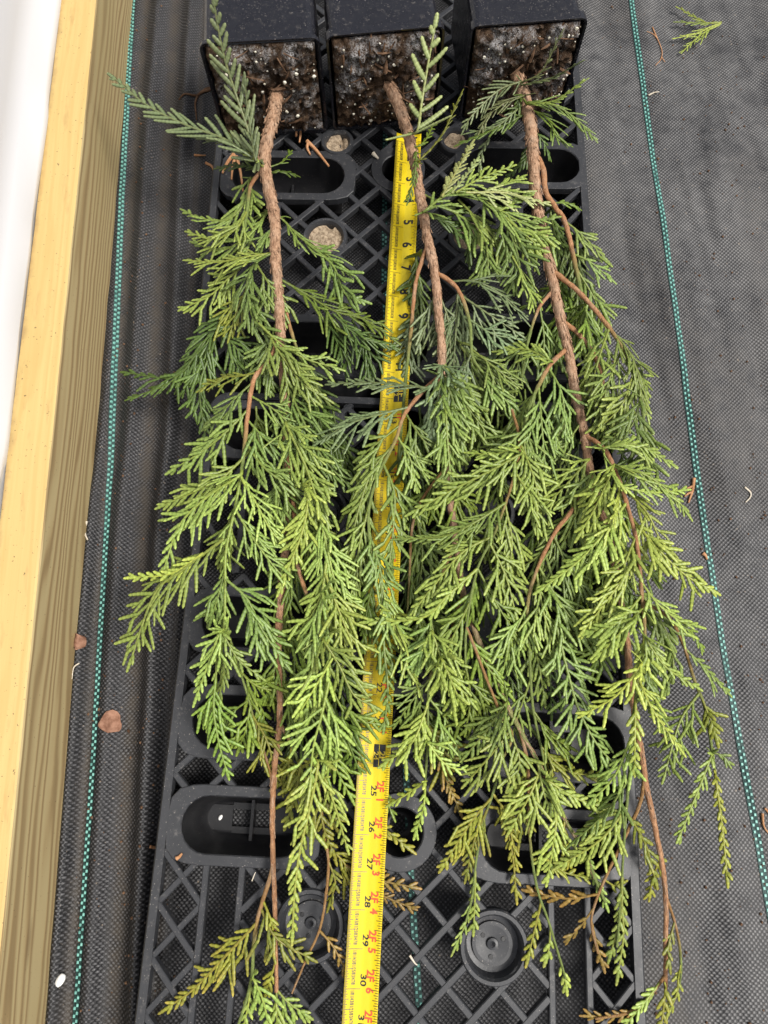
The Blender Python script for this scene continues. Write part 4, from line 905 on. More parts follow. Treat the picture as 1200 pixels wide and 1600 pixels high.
B_.many([
 ([(652, 205), (659, 160), (668, 105), (680, 38)], 74, .124, 'pale', dict(fall=-.045, fine=6, fw=.0050, dens=.70, droop=0, ang=.80, roll=0.0)),
 ([(650, 240), (648, 275), (638, 312)], 12, .110, 'green', dict(fine=3, fw=.002)),
 ([(656, 250), (690, 212), (718, 152)], 12, .112, 'olive', dict(fine=3, fw=.0022, fall=-.01, dens=.8)),
 ([(655, 228), (668, 214), (676, 196)], 14, .108, 'green', dict(fine=3, dens=.7)),
 ([(660, 300), (690, 318), (712, 330)], 16, 4, 'mid', dict(fine=2, dens=.7)),
 ([(664, 330), (695, 306), (731, 300), (764, 317), (794, 342), (832, 346), (866, 340)], 50, .116, 'light', dict(roll=.1, fine=1.4)),
 ([(728, 301), (792, 302), (852, 318)], 46, .118, 'pale', dict(fine=1.0)),
 ([(762, 317), (818, 350), (864, 374)], 50, .113, 'light', {}),
 ([(716, 312), (768, 366), (800, 402)], 50, .104, 'mid', {}),
 ([(690, 308), (712, 270), (735, 228)], 28, .118, 'pale', dict(fine=1.2)),
 ([(712, 301), (752, 278), (796, 261)], 42, .117, 'light', dict(fine=1.0)),
 ([(705, 302), (728, 275), (745, 250)], 18, .116, 'pale', dict(fine=2)),
 ([(745, 306), (780, 292), (816, 276)], 36, .116, 'light', dict(fine=1.0)),
 ([(780, 330), (808, 315), (834, 300)], 22, .115, 'light', dict(fine=1.6)),
 ([(770, 322), (800, 372), (812, 420), (800, 445)], 54, .110, 'mid', {}),
 ([(790, 340), (830, 375), (848, 392)], 44, .112, 'light', {}),
 ([(690, 320), (735, 350), (765, 390), (776, 425)], 46, .100, 'mid', {}),
 ([(672, 332), (700, 350), (730, 375), (732, 400)], 38, .098, 'dark', {}),
 ([(800, 400), (822, 440), (834, 470)], 38, .106, 'light', {}),
 ([(760, 380), (762, 420), (748, 436)], 32, .102, 'light', {}),
 ([(704, 440), (744, 440), (786, 462), (818, 492)], 54, .106, 'blue', {}),
 ([(722, 462), (762, 490), (808, 520)], 46, .104, 'blue', {}),
 ([(733, 500), (770, 522), (812, 530)], 40, .102, 'blue', {}),
 ([(738, 545), (770, 572), (806, 600)], 44, .100, 'mid', {}),
 ([(750, 575), (775, 605), (800, 640)], 44, .096, 'mid', {}),
 ([(738, 550), (722, 590), (718, 640)], 44, .094, 'blue', {}),
 ([(690, 445), (672, 490), (654, 540)], 46, 3, 'blue', {}),
 ([(690, 450), (700, 500), (704, 560)], 46, 3, 'blue', {}),
 ([(715, 460), (712, 520), (708, 580)], 44, 3, 'blue', {}),
 ([(650, 400), (652, 460), (648, 540)], 36, 1, 'dark', {}),
 ([(646, 490), (640, 550), (630, 600)], 36, 1, 'blue', {}),
 ([(690, 560), (720, 620), (748, 660), (770, 690)], 56, 3, 'mid', {}),
 ([(690, 590), (704, 660), (700, 720)], 56, 2, 'mid', {}),
 ([(692, 575), (684, 625), (672, 685)], 48, .106, 'blue', {}),
 ([(694, 590), (712, 640), (722, 700)], 48, .106, 'mid', {}),
 ([(696, 640), (700, 700), (706, 770)], 46, .104, 'mid', {}),
 ([(720, 600), (726, 660), (728, 720)], 52, 2, 'mid', {}),
 ([(720, 540), (760, 590), (800, 640), (815, 680)], 52, 3, 'mid', {}),
 ([(664, 606), (612, 600), (560, 598), (522, 600)], 40, .106, 'blue', dict(droop=.02)),
 ([(640, 636), (592, 648), (542, 664), (500, 690)], 52, .104, 'blue', {}),
 ([(624, 664), (590, 692), (560, 716)], 48, .102, 'mid', {}),
 ([(634, 645), (662, 688), (690, 706)], 48, .102, 'mid', {}),
 ([(620, 680), (642, 720), (650, 760)], 46, .100, 'mid', {}),
 ([(614, 694), (582, 735), (562, 790), (548, 850)], 46, .098, 'mid', {}),
 ([(600, 725), (616, 770), (614, 830), (606, 900)], 46, .100, 'mid', {}),
 ([(580, 790), (562, 850), (556, 930)], 46, .096, 'mid', {}),
 ([(578, 830), (596, 900), (600, 970)], 42, .098, 'mid', {}),
 ([(590, 890), (574, 950), (566, 1010)], 44, .090, 'green', {}),
 ([(596, 912), (612, 970), (640, 1010)], 40, .096, 'mid', {}),
 ([(602, 930), (600, 1010), (606, 1080), (600, 1135)], 30, .090, 'mid', dict(dens=.8)),
 ([(612, 960), (640, 1040), (655, 1080)], 44, .092, 'light', {}),
 ([(626, 690), (640, 750), (640, 820)], 50, 1, 'dark', {}),
 ([(700, 720), (670, 780), (650, 850)], 52, 1, 'green', {}),
 ([(705, 740), (720, 800), (712, 870)], 52, 1, 'green', {}),
 ([(650, 800), (660, 870), (650, 940)], 54, 1, 'mid', {}),
 ([(640, 900), (660, 960), (650, 1020)], 50, 1, 'green', {}),
 ([(812, 710), (762, 738), (706, 766), (645, 800)], 56, .110, 'bright', {}),
 ([(806, 700), (770, 710), (738, 708)], 30, .112, 'bright', dict(fine=1.6)),
 ([(792, 786), (742, 816), (694, 838), (628, 842)], 42, .108, 'light', {}),
 ([(770, 836), (724, 862), (690, 900), (650, 950)], 40, .104, 'light', {}),
 ([(748, 888), (700, 930), (660, 965), (575, 972)], 26, .104, 'light', dict(fine=1.6, dens=.7)),
 ([(812, 690), (832, 740), (846, 790)], 40, .106, 'light', {}),
 ([(806, 740), (836, 790), (840, 830)], 34, .104, 'bright', {}),
 ([(790, 790), (800, 850), (790, 910)], 52, .100, 'light', {}),
 ([(765, 850), (790, 900), (806, 960)], 48, .098, 'light', {}),
 ([(746, 890), (780, 950), (812, 1000)], 48, .096, 'green', {}),
 ([(735, 940), (706, 1000), (690, 1050)], 46, .094, 'light', {}),
 ([(728, 985), (760, 1040), (792, 1080)], 46, .092, 'green', {}),
 ([(727, 1040), (735, 1090), (728, 1140)], 45, .088, 'green', {}),
 ([(745, 895), (732, 950), (700, 970)], 44, .092, 'green', {}),
 ([(674, 955), (668, 1010), (640, 1060)], 44, .096, 'mid', {}),
 ([(676, 990), (698, 1046), (736, 1096)], 44, .098, 'bright', {}),
 ([(690, 1030), (712, 1080), (720, 1100)], 36, .098, 'bright', {}),
 ([(672, 1060), (640, 1100), (620, 1130)], 37, .084, 'mid', {}),
 ([(669, 1100), (644, 1160), (602, 1192)], 31, .086, 'light', {}),
 ([(668, 1160), (698, 1196), (738, 1204)], 30, .086, 'bright', br(.05)),
 ([(670, 1090), (700, 1130), (716, 1175)], 41, .078, 'mid', {}),
 ([(664, 1222), (640, 1238), (614, 1254)], 17, .080, 'bright', dict(fine=1.6)),
 ([(664, 1222), (662, 1260), (650, 1300)], 15, .078, 'bright', br(.05)),
 ([(790, 1100), (760, 1142), (730, 1178)], 40, .090, 'mid', br(.08)),
 ([(798, 1140), (775, 1170), (730, 1222)], 43, .088, 'light', br(.15)),
 ([(796, 1150), (812, 1190), (800, 1230)], 34, .084, 'light', br(.1)),
 ([(768, 1245), (736, 1284), (692, 1354)], 31, .070, 'olive', br(.4)),
 ([(762, 1262), (742, 1310), (730, 1362)], 28, .066, 'olive', br(.45)),
 ([(772, 1240), (792, 1276), (806, 1345)], 22, .068, 'olive', br(.3, dens=.8)),
 ([(785, 1270), (800, 1330), (806, 1392)], 12, .062, 'olive', br(.35, dens=.7)),
 ([(738, 1395), (728, 1440), (714, 1474)], 16, .058, 'light', br(.3)),
 ([(742, 1360), (742, 1400), (740, 1450)], 12, .060, 'light', br(.1)),
 ([(856, 1220), (902, 1248), (952, 1264)], 29, .078, 'light', br(.12)),
 ([(846, 1200), (828, 1242), (800, 1292)], 38, .078, 'light', br(.22)),
 ([(840, 1190), (850, 1240), (862, 1270)], 31, .076, 'mid', br(.1)),
 ([(872, 1258), (866, 1310), (856, 1370)], 30, .070, 'light', br(.15)),
 ([(880, 1280), (880, 1325), (890, 1350)], 22, .066, 'olive', br(.3)),
 ([(908, 1322), (930, 1372), (946, 1412)], 10, .060, 'light', br(.1, fine=1.6)),
 ([(826, 1200), (812, 1262), (798, 1310)], 30, .064, 'olive', br(.3)),
 ([(845, 1410), (836, 1450), (826, 1492)], 15, .058, 'olive', br(.4, fine=1.5)),
 ([(864, 1450), (858, 1480), (854, 1496)], 12, .058, 'light', br(.3, fine=1.5)),
 ([(876, 1500), (882, 1525), (885, 1545)], 11, .058, 'light', br(.25, fine=1.5)),
 ([(855, 1340), (880, 1362), (912, 1370)], 21, .060, 'olive', br(.35)),
 ([(690, 1180), (700, 1225), (716, 1262)], 21, .060, 'brown', br(.6, fine=1.5)),
 ([(660, 1120), (690, 1170), (700, 1220)], 35, .062, 'olive', br(.15)),
 ([(650, 1080), (660, 1130), (655, 1180)], 35, .062, 'green', {}),
 ([(560, 1282), (600, 1296), (634, 1322)], 19, .0545, 'olive', br(.3, attach=False, fall=0)),
 ([(540, 1352), (590, 1374), (644, 1386)], 25, .0545, 'brown', br(.5, attach=False, fall=0)),
 ([(545, 1370), (590, 1396), (642, 1418)], 21, .0542, 'brown', br(.5, attach=False, fall=0)),
 ([(590, 1200), (600, 1240), (612, 1270)], 19, .058, 'green', dict(attach=False)),
])
# ------------------------------------------------------------------ sapling in the pot away from the timber
C_ = Plant('conifer_sapling', 'conifer sapling with a forked stem rooted in the broad lipped pot', (800, 95, 0.100), 303)
C_.woody('stem', [(797, 88, .105), (804, 105, .105), (815, 140, .105), (828, 190, .104), (833, 240, .103), (836, 290, .102), (842, 340, .100), (850, 380, .098), (862, 430, .096), (874, 490, .094), (888, 550, .091), (900, 620, .087), (914, 680, .083), (920, 730, .079), (936, 790, .076), (955, 850, .074), (968, 930, .074), (980, 1010, .075), (986, 1080, .074), (1000, 1165, .072), (1010, 1230, .069), (1030, 1325, .062), (1040, 1400, .056), (1040, 1480, .050), (1040, 1545, .044)], 22, 6, BARK, 0.2, orange=.45)
C_.woody('branch', [(835, 235, .103), (848, 262, .105), (853, 300, .104), (868, 325, .103), (882, 345, .102), (896, 400, .099), (908, 458, .095)], 11, 8, TWIG, green=.7)
C_.woody('branch', [(862, 420, .096), (880, 436, .100), (910, 462, .101), (952, 512, .100), (978, 555, .098), (1000, 620, .094), (1010, 700, .088), (1012, 745, .084)], 10, 5, TWIG)
C_.woody('branch', [(880, 500, .094), (902, 520, .088), (925, 550, .085), (940, 590, .082), (945, 650, .078)], 10, 7, TWIG, green=.7)
C_.woody('branch', [(866, 450, .096), (842, 482, .097), (826, 530, .094), (815, 590, .090)], 7, 4, TWIG)
C_.woody('branch', [(890, 545, .091), (860, 570, .098), (838, 610, .099), (824, 650, .098), (816, 700, .096)], 9, 6, TWIG)
C_.woody('branch', [(914, 680, .083), (944, 702, .096), (963, 740, .099), (987, 813, .100), (997, 863, .100), (1003, 930, .099), (1007, 997, .097), (997, 1063, .094), (990, 1120, .090), (984, 1200, .082), (976, 1300, .070), (970, 1400, .060), (964, 1480, .057)], 9, 4, TWIG)
C_.woody('branch', [(925, 750, .078), (892, 800, .086), (866, 834, .088), (838, 893, .088), (824, 948, .086), (827, 1013, .083), (832, 1100, .078), (846, 1170, .071), (860, 1240, .064)], 9, 4, TWIG)
C_.woody('branch', [(1004, 940, .098), (1045, 965, .086), (1068, 1008, .072), (1084, 1060, .060), (1102, 1108, .048), (1112, 1170, .038), (1120, 1225, .030), (1127, 1275, .022)], 7, 5, TWIGB)
C_.woody('branch', [(1008, 1215, .070), (1000, 1255, .067), (984, 1292, .064), (956, 1350, .061), (934, 1400, .059), (924, 1440, .057), (934, 1490, .056)], 8, 4, TWIGB, green=9)
C_.woody('branch', [(1042, 1400, .055), (1054, 1440, .050), (1063, 1490, .044), (1061, 1540, .038), (1040, 1580, .034)], 6, 4, TWIGB)
C_.woody('branch', [(1036, 1525, .046), (1015, 1556, .050), (990, 1580, .053), (930, 1592, .055)], 7, 4, TWIGB, green=9)
C_.many([
 ([(812, 128), (778, 142), (738, 180), (728, 196)], 34, .112, 'grey', dict(fine=2.4, fw=.0024)),
 ([(818, 150), (790, 160), (762, 182), (752, 200)], 30, .114, 'grey', dict(fine=2.6, fw=.0024)),
 ([(822, 160), (800, 178), (775, 198), (740, 206)], 26, .110, 'blue', dict(fine=2.4, fw=.0024)),
 ([(818, 128), (846, 112), (872, 62)], 22, .114, 'grey', dict(fine=3, fw=.0026, fall=-.04, dens=.7)),
 ([(822, 132), (862, 122), (902, 100)], 26, .114, 'blue', dict(fine=2.6, fw=.0026, fall=-.03)),
 ([(828, 162), (866, 158), (905, 132)], 26, .116, 'mid', dict(fine=2.6, fw=.0030, fall=-.02, dens=.8)),
 ([(830, 160), (868, 166), (900, 186), (928, 216)], 42, .112, 'mid', dict(fine=2.6, fw=.0026)),
 ([(830, 166), (856, 186), (870, 216), (888, 226)], 36, .106, 'green', dict(fine=2.4, fw=.0026)),
 ([(820, 176), (782, 198), (725, 222)], 24, .108, 'green', dict(fine=2, dens=.9)),
 ([(812, 150), (806, 168), (784, 172)], 16, .112, 'dark', dict(fine=2)),
 ([(836, 196), (848, 220), (856, 238)], 20, .104, 'dark', dict(fine=2)),
 ([(770, 206), (756, 230), (750, 258)], 14, .080, 'blue', dict(fine=3, dens=.7)),
 ([(830, 220), (820, 250), (800, 270)], 20, .085, 'dark', dict(fine=2)),
 ([(884, 345), (908, 366), (944, 402)], 34, 4, 'mid', {}),
 ([(896, 396), (920, 408), (952, 434)], 36, 4, 'mid', {}),
 ([(860, 330), (868, 372), (878, 420)], 44, 3, 'mid', {}),
 ([(890, 370), (900, 420), (902, 470)], 40, 3, 'mid', {}),
 ([(902, 420), (930, 470), (948, 520)], 44, 3, 'mid', {}),
 ([(870, 310), (886, 318), (900, 324)], 14, 4, 'green', dict(fine=2)),
 ([(905, 450), (900, 500), (905, 545)], 44, 2, 'green', {}),
 ([(872, 430), (884, 480), (900, 530)], 40, 2, 'green', {}),
 ([(952, 510), (988, 560), (1006, 632)], 44, 4, 'mid', {}),
 ([(950, 515), (934, 566), (922, 622)], 52, 4, 'mid', {}),
 ([(972, 545), (950, 600), (938, 660)], 48, 4, 'mid', {}),
 ([(990, 585), (972, 632), (938, 668)], 48, 4, 'light', {}),
 ([(1000, 625), (985, 668), (940, 692)], 44, 4, 'mid', {}),
 ([(978, 556), (1000, 600), (1012, 650)], 34, 3, 'mid', {}),
 ([(1005, 650), (1014, 700), (1014, 750)], 30, 3, 'mid', {}),
 ([(1008, 680), (996, 720), (975, 745)], 40, 3, 'green', {}),
 ([(930, 555), (922, 590), (915, 640)], 46, 2, 'green', {}),
 ([(940, 590), (952, 640), (940, 690)], 46, 2, 'green', {}),
 ([(915, 480), (925, 530), (940, 575)], 44, 3, 'green', {}),
 ([(844, 480), (850, 530), (846, 590)], 44, 3, 'mid', {}),
 ([(832, 510), (812, 560), (800, 620)], 44, 3, 'mid', {}),
 ([(866, 450), (846, 460), (820, 480)], 26, 2, 'green', {}),
 ([(875, 490), (868, 540), (855, 590)], 44, 2, 'green', {}),
 ([(858, 562), (822, 546), (784, 548)], 34, .106, 'light', {}),
 ([(826, 530), (800, 540), (766, 560)], 34, 3, 'blue', {}),
 ([(856, 572), (878, 616), (884, 680)], 52, 4, 'mid', {}),
 ([(842, 602), (846, 660), (852, 730)], 52, 4, 'mid', {}),
 ([(838, 610), (812, 650), (790, 690)], 46, 3, 'mid', {}),
 ([(824, 650), (820, 700), (836, 750)], 46, 4, 'mid', {}),
 ([(824, 655), (790, 700), (762, 740)], 46, 3, 'mid', {}),
 ([(898, 610), (880, 660), (862, 720), (856, 770)], 56, 2, 'mid', {}),
 ([(908, 660), (878, 700), (848, 712)], 46, 3, 'mid', {}),
 ([(912, 670), (940, 668), (962, 640)], 34, 3, 'mid', {}),
 ([(918, 720), (884, 758), (850, 792)], 50, 3, 'light', {}),
 ([(924, 740), (902, 800), (880, 850)], 52, 3, 'light', {}),
 ([(920, 720), (940, 780), (940, 840)], 52, 2, 'green', {}),
 ([(944, 700), (992, 694), (1048, 724)], 36, .110, 'light', {}),
 ([(960, 730), (1008, 742), (1050, 772), (1072, 800)], 46, .110, 'bright', {}),
 ([(970, 760), (1020, 770), (1066, 766)], 24, .112, 'bright', dict(fine=1.6)),
 ([(968, 755), (1010, 800), (1030, 840), (1050, 862)], 50, .108, 'bright', {}),
 ([(958, 730), (934, 786), (905, 836)], 48, .110, 'bright', {}),
 ([(968, 752), (962, 810), (948, 850)], 46, .108, 'bright', {}),
 ([(978, 786), (940, 838), (900, 880), (846, 920)], 36, .108, 'bright', {}),
 ([(986, 808), (1030, 860), (1070, 898), (1112, 922)], 42, .108, 'bright', {}),
 ([(992, 840), (974, 886), (955, 935)], 46, .106, 'bright', {}),
 ([(998, 866), (962, 920), (912, 985)], 44, .107, 'bright', {}),
 ([(1002, 910), (1028, 944), (1062, 970), (1088, 978)], 44, .104, 'light', {}),
 ([(1003, 930), (966, 972), (922, 988)], 40, .108, 'bright', {}),
 ([(1000, 955), (968, 990), (936, 1024)], 40, .107, 'bright', {}),
 ([(1007, 995), (1040, 1042), (1086, 1072)], 30, .107, 'bright', {}),
 ([(1006, 990), (1004, 1030), (1000, 1062)], 32, .104, 'bright', {}),
 ([(1001, 1040), (964, 1086), (916, 1114)], 38, .106, 'bright', {}),
 ([(997, 1060), (1020, 1110), (1060, 1166)], 27, .102, 'bright', {}),
 ([(994, 1090), (992, 1150), (992, 1200)], 20, .100, 'bright', {}),
 ([(988, 1150), (962, 1210), (926, 1250)], 33, .086, 'light', {}),
 ([(982, 1215), (948, 1268), (900, 1312)], 31, .080, 'mid', br(.05)),
 ([(979, 1260), (938, 1312), (876, 1352)], 34, .076, 'light', br(.2)),
 ([(980, 1270), (1008, 1318), (1024, 1376)], 27, .068, 'olive', br(.25)),
 ([(972, 1370), (970, 1430), (954, 1490)], 16, .062, 'light', br(.25)),
 ([(970, 1400), (974, 1460), (966, 1520)], 12, .060, 'light', br(.3)),
 ([(1004, 930), (1040, 985), (1052, 1040), (1040, 1080)], 44, .080, 'mid', {}),
 ([(990, 1090), (1018, 1100), (1030, 1130)], 29, .074, 'green', {}),
 ([(1070, 1012), (1104, 1046), (1132, 1076)], 28, .070, 'mid', {}),
 ([(1050, 970), (1078, 985), (1095, 1010)], 30, .076, 'green', {}),
 ([(1092, 1082), (1062, 1128), (1038, 1212)], 36, .054, 'mid', dict(fall=.02)),
 ([(1096, 1090), (1112, 1130), (1118, 1150)], 24, .046, 'olive', {}),
 ([(1112, 1176), (1128, 1180), (1136, 1190)], 19, .040, 'mid', {}),
 ([(1112, 1180), (1090, 1236), (1062, 1306)], 18, .040, 'light', dict(dens=.8, fall=.015)),
 ([(1118, 1215), (1128, 1290), (1136, 1368)], 7, .028, 'olive', dict(dens=.8, fall=.01)),
 ([(934, 1395), (886, 1404), (828, 1393)], 21, .060, 'brown', br(.8)),
 ([(930, 1420), (908, 1446), (890, 1464)], 13, .058, 'brown', br(.7, fine=1.6)),
 ([(926, 1440), (932, 1474), (940, 1502)], 10, .058, 'brown', br(.8, fine=1.6)),
 ([(946, 1376), (960, 1384), (972, 1380)], 10, .060, 'olive', br(.4, fine=1.6)),
 ([(1054, 1440), (1044, 1480), (1046, 1505)], 16, .046, 'olive', br(.3)),
 ([(1060, 1520), (1058, 1550), (1046, 1580)], 18, .040, 'olive', br(.2)),
 ([(1030, 1530), (1002, 1572), (976, 1602)], 19, .046, 'light', br(.1)),
 ([(1000, 1576), (965, 1588), (924, 1588)], 12, .056, 'brown', br(.7, fine=1.6)),
 ([(1040, 1545), (1036, 1580), (1030, 1625)], 18, .040, 'olive', br(.2)),
 # inner sprays
 ([(864, 836), (890, 890), (926, 940)], 54, 3, 'mid', {}),
 ([(880, 815), (850, 860), (812, 890)], 46, 3, 'mid', {}),
 ([(842, 886), (876, 944), (908, 986), (930, 1012)], 56, 3, 'mid', {}),
 ([(838, 893), (850, 960), (872, 1030)], 54, 3, 'mid', {}),
 ([(826, 945), (800, 1000), (786, 1046)], 48, 3, 'mid', {}),
 ([(825, 970), (842, 1040), (850, 1090)], 48, 2, 'mid', {}),
 ([(870, 980), (888, 1054), (904, 1108), (932, 1162), (958, 1192)], 45, .086, 'mid', br(.06)),
 ([(830, 1060), (812, 1110), (800, 1150)], 44, 2, 'mid', {}),
 ([(834, 1110), (862, 1150), (888, 1166)], 36, 2, 'green', br(.05)),
 ([(846, 1165), (886, 1204), (936, 1212)], 30, .070, 'olive', br(.12)),
 ([(846, 1170), (860, 1215), (862, 1250)], 21, .064, 'olive', br(.1)),
 ([(945, 820), (930, 880), (900, 940)], 54, 2, 'green', {}),
 ([(958, 860), (966, 920), (960, 980)], 48, 2, 'green', {}),
 ([(968, 930), (945, 985), (930, 1040)], 46, 2, 'green', {}),
 ([(975, 990), (1010, 1040), (1024, 1090)], 44, 2, 'mid', {}),
 ([(950, 830), (990, 870), (1030, 900)], 46, 2, 'green', {}),
 ([(968, 910), (1010, 960), (1040, 1000)], 42, 1, 'green', {}),
 ([(1030, 1340), (1020, 1370), (1016, 1395)], 15, .060, 'olive', br(.3)),
])
# fillers low in the mass where the photograph shows sprays behind sprays, their shade put into dark tones
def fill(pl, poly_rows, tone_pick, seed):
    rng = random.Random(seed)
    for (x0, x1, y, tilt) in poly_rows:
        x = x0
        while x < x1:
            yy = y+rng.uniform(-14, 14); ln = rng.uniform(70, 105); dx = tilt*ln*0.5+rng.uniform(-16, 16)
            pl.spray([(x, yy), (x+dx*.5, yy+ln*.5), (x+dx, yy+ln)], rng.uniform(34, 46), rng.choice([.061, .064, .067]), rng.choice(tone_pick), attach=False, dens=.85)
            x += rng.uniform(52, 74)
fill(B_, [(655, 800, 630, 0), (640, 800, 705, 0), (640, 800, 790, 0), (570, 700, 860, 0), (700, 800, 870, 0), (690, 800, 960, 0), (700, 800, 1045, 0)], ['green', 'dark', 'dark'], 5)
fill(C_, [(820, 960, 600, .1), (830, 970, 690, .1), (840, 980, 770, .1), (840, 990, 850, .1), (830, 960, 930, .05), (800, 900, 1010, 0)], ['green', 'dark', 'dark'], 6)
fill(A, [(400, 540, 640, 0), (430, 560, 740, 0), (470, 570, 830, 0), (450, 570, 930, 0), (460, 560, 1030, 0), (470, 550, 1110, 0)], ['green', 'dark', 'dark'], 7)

# ------------------------------------------------------------------ litter
def leaf_thing(name, label, px, py, size, rz, seed, group=None):
    rng = random.Random(seed); p = at(px, py, 0); z0 = float(ground_h(p[0], p[1]))
    nx, ny = 9, 11; V = []; hw = size*.42
    for j in range(ny):
        v = j/(ny-1)
        for i in range(nx):
            u = i/(nx-1)*2-1; w = hw*math.sin(math.pi*(0.10+0.86*v))**0.55*(1+.16*math.sin(7*v+seed)*u)
            x = u*w; y = (v-.5)*size; z = .0012+.0022*abs(u)**1.5+.0016*math.sin(5*v+2*u+seed)+.001*rng.uniform(-1, 1)
            c, s = math.cos(rz), math.sin(rz); gx, gy = x*c-y*s, x*s+y*c; V.append((gx, gy, max(z, .0004)+.0012+float(ground_h(p[0]+gx, p[1]+gy))-z0))
    i = np.arange(nx*ny).reshape(ny, nx); Qv = np.stack([i[:-1, :-1], i[:-1, 1:], i[1:, 1:], i[1:, :-1]], -1).reshape(-1, 4)
    o = link(name, quads(name, V, Qv), DEADLEAF, label=label, category='dead leaf'); o.location = (p[0], p[1], z0)
    m = o.modifiers.new('thick', 'SOLIDIFY'); m.thickness = .0004
    if group: o['group'] = group
leaf_thing('dead_leaf', 'curled brown dead leaf fallen against the timber foot', 130, 1004, .014, .7, 5)
leaf_thing('dead_leaf', 'flat round pale brown leaf on the fabric between two folds', 179, 1127, .018, .2, 8)
def strand(name, label, pts, w, mat, cat, z=0.0, forks=(), group=None, lift=.0012):
    """thin twig with optional forks, resting on the fabric (z = 0) or on a tray"""
    P = [at(x, y, z) for x, y in pts]; o0 = P[0].copy(); rng = random.Random(int(pts[0][0]*7+pts[0][1])); B = MB()
    def run(Q, w0):
        C = catmull(np.array(Q), .0015); C = C.copy()
        C[:, 2] = (ground_h(C[:, 0], C[:, 1]) if z == 0 else z)+lift
        T, S, U = frames(C, np.array([0, 0, 1.0])); n = len(C); L = []
        for i in range(n):
            r = w0/2*mpp(C[i])*(1-.55*i/(n-1)); L.append([C[i]-o0+S[i]*r*math.cos(a)+U[i]*r*math.sin(a) for a in np.linspace(0, 2*math.pi, 7)[:-1]])
        B.strip(L); B.poly(L[0][::-1]); B.poly(L[-1])
    run(P, w)
    for f in forks: run([at(x, y, z) for x, y in f], w*.8)
    o = B.build(name, mat, None, smooth=True, label=label, category=cat); o.location = o0
    if group: o['group'] = group
    return o
strand('brown_leaflet', 'forked brown dead leaflet beside the teal stripe', [(1086, 746), (1084, 765), (1078, 784)], 6, DEADTWIG, 'leaflet', forks=[[(1085, 758), (1074, 762), (1066, 765)], [(1083, 768), (1078, 769), (1072, 774)]])
strand('root_fibre', 'thin orange root fibre on the fabric near the loose green sprig', [(1018, 46), (1026, 64), (1033, 84), (1030, 98), (1021, 110)], 2.2, DEADTWIG, 'root', forks=[[(1032, 92), (1036, 98), (1038, 100)], [(1026, 64), (1020, 58), (1008, 56)]])
strand('straw_bit', 'pale curved straw bit lying alone beyond the teal stripe', [(1162, 762), (1172, 770), (1171, 778), (1163, 786)], 3.5, STRAW, 'straw')
strand('brown_leaflet', 'brown leaflet at the fabric edge past the teal stripe end', [(1188, 1270), (1190, 1290), (1199, 1303)], 5, DEADTWIG, 'leaflet', forks=[[(1192, 1262), (1197, 1268), (1202, 1276)]])
strand('brown_leaflet', 'tiny brown needle next to the near tray edge', [(240, 1320), (248, 1324), (255, 1329)], 5, DEADTWIG, 'leaflet')
strand('brown_leaflet', 'short brown chip touching the teal stripe', [(1099, 864), (1103, 868), (1105, 874)], 7, DEADTWIG, 'leaflet')
strand('straw_bit', 'thin straw fibre in the dirt beside the timber foot', [(132, 1038), (124, 1046), (121, 1062)], 2.5, STRAW, 'straw')
strand('straw_bit', 'pale forked fibre clump against the timber side', [(141, 818), (137, 832), (144, 848)], 5, STRAW, 'straw', forks=[[(138, 830), (132, 828), (130, 834)]])
strand('straw_bit', 'tiny pale fibre near the loose green sprig', [(1012, 152), (1020, 150), (1027, 150)], 3, STRAW, 'straw')
strand('brown_twig', 'dry brown twig lying between the timber and the far tray', [(330, 140), (316, 148), (300, 155), (282, 162)], 5, BARKCHIP, 'twig', forks=[[(310, 150), (306, 165), (308, 190)], [(318, 147), (324, 140), (336, 134)]])
strand('brown_twig', 'small curved brown twig beside the far tray rim', [(322, 256), (332, 262), (338, 278)], 5, DEADTWIG, 'twig', forks=[[(305, 245), (312, 247), (322, 244)]])
strand('brown_leaflet', 'brown dead leaflet on the tray below the dusty pot', [(480, 222), (494, 236), (514, 261)], 7, DEADTWIG, 'leaflet', z=TZ+.0012, forks=[[(482, 224), (480, 232), (485, 243)]])
strand('brown_leaflet', 'hanging brown leaflets at the far tray corner by the timber', [(366, 242), (354, 258), (348, 272)], 7, DEADTWIG, 'leaflet', z=TZ+.0012, forks=[[(368, 246), (364, 262), (362, 282)], [(370, 246), (376, 270), (380, 300)]])
strand('brown_leaflet', 'brown leaflet dangling from the dusty pot soil', [(462, 182), (464, 196), (463, 214)], 7, DEADTWIG, 'leaflet', z=TZ+.0014, forks=[[(468, 196), (470, 208), (468, 224)]])
strand('brown_leaflet', 'tiny rusty chip on the near tray corner', [(276, 1341), (281, 1338), (285, 1333)], 7, DEADTWIG, 'leaflet', z=TZ+.0012)
strand('straw_bit', 'pale chip on the far tray near the tape', [(583, 241), (587, 245), (591, 249)], 7, STRAW, 'straw', z=TZ+.0016)
strand('straw_bit', 'white fibre curl on the near tray lattice', [(394, 1376), (398, 1366), (400, 1362)], 2, STRAW, 'straw', z=TZ+.001)
strand('straw_bit', 'pale splinter on the near tray lattice beside the tape', [(640, 1492), (648, 1504), (652, 1507)], 4, STRAW, 'straw', z=TZ+.001)
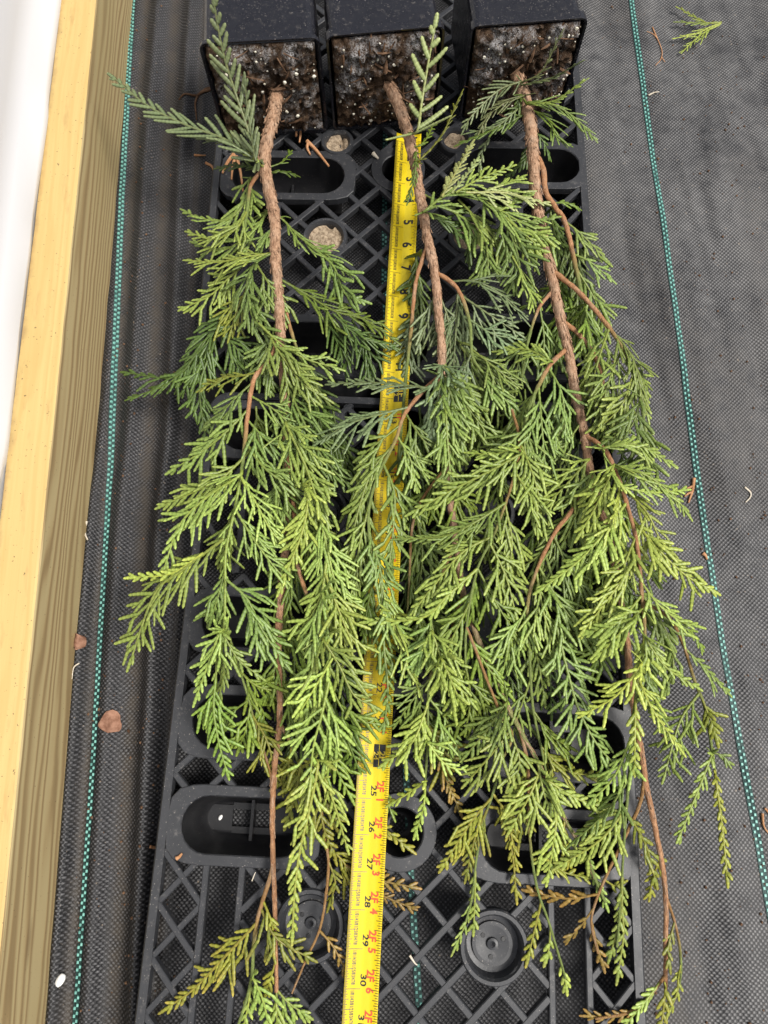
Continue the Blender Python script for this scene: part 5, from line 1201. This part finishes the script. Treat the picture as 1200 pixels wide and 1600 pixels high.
def pebble(label, px, py, r, seed, z=0.0):
    p = at(px, py, z); rng = random.Random(seed); B = MB(); loops = []
    for lat in (-1.35, -.8, -.3, .3, .8, 1.35): loops.append([(r*.72*math.cos(lat)*math.cos(a)*rng.uniform(.93, 1.06), r*1.1*math.cos(lat)*math.sin(a)*rng.uniform(.93, 1.06), r*.6*(1+math.sin(lat))) for a in np.linspace(0, 2*math.pi, 13)[:-1]])
    B.strip(loops); B.poly(loops[0][::-1]); B.poly(loops[-1])
    o = B.build('white_pebble', PEBBLE, None, smooth=True, label=label, category='pebble'); o.location = (p[0], p[1], (float(ground_h(p[0], p[1])) if z == 0 else z)); o.rotation_euler = (0, 0, -.5)
pebble('white oval pebble on the fabric at the timber foot', 101, 1526, .0047, 3)
pebble('tiny white pebble on the floor of the near tray pocket', 345, 1277, .0022, 4, .0075)
# loose green sprig
pp = at(1126, 44, .004); rng0 = random.Random(77)
sp = empty('loose_sprig', 'small loose bright green sprig lying on the open fabric', 'sprig', tuple(pp))
for pts, w in (([(1127, 36), (1112, 38), (1095, 34), (1064, 16)], 20), ([(1126, 38), (1108, 44), (1088, 54), (1060, 60)], 24), ([(1124, 40), (1100, 52), (1080, 68), (1068, 80)], 24), ([(1120, 36), (1095, 38), (1065, 36)], 16)):
    P3 = [at(x, y, .004)+np.array([0, 0, .001]) for x, y in pts]
    me = spray_mesh(P3, w*mpp(P3[0]), 'bright', rng0, fw=.0019, fine=1.6, roll=0.0, dens=.75, droop=.0)
    co = Plant.co(me); me.vertices.foreach_set('co', (co-pp).astype(np.float32).ravel()); me.update()
    link('spray', me, LEAF, sp)
# crumbs of soil scattered on fabric and tray
rngc = random.Random(9); B = MB()
for k in range(900):
    if k < 560: p = at(rngc.uniform(940, 1230), rngc.uniform(-20, 1620), 0); z = float(ground_h(p[0], p[1]))
    else: p = at(rngc.gauss(205, 50), rngc.uniform(-20, 1620), 0); z = float(ground_h(p[0], p[1]))
    if p[0] < BEAM_X(p[1])+.004: continue
    r = rngc.choice([.0004, .0006, .0006, .0009, .0013])
    L = [[(p[0]+r*c_*math.cos(a)*rngc.uniform(.6, 1.3), p[1]+r*c_*math.sin(a)*rngc.uniform(.6, 1.3), z+h*r) for a in np.linspace(0, 6.28, 6)[:-1]] for c_, h in ((.8, 0), (1, .6), (.5, 1.2))]
    B.strip(L); B.poly(L[-1])
B.build('soil_crumbs', BARKCHIP, None, label='dark soil crumbs scattered over the black fabric', category='soil crumbs', kind='stuff')
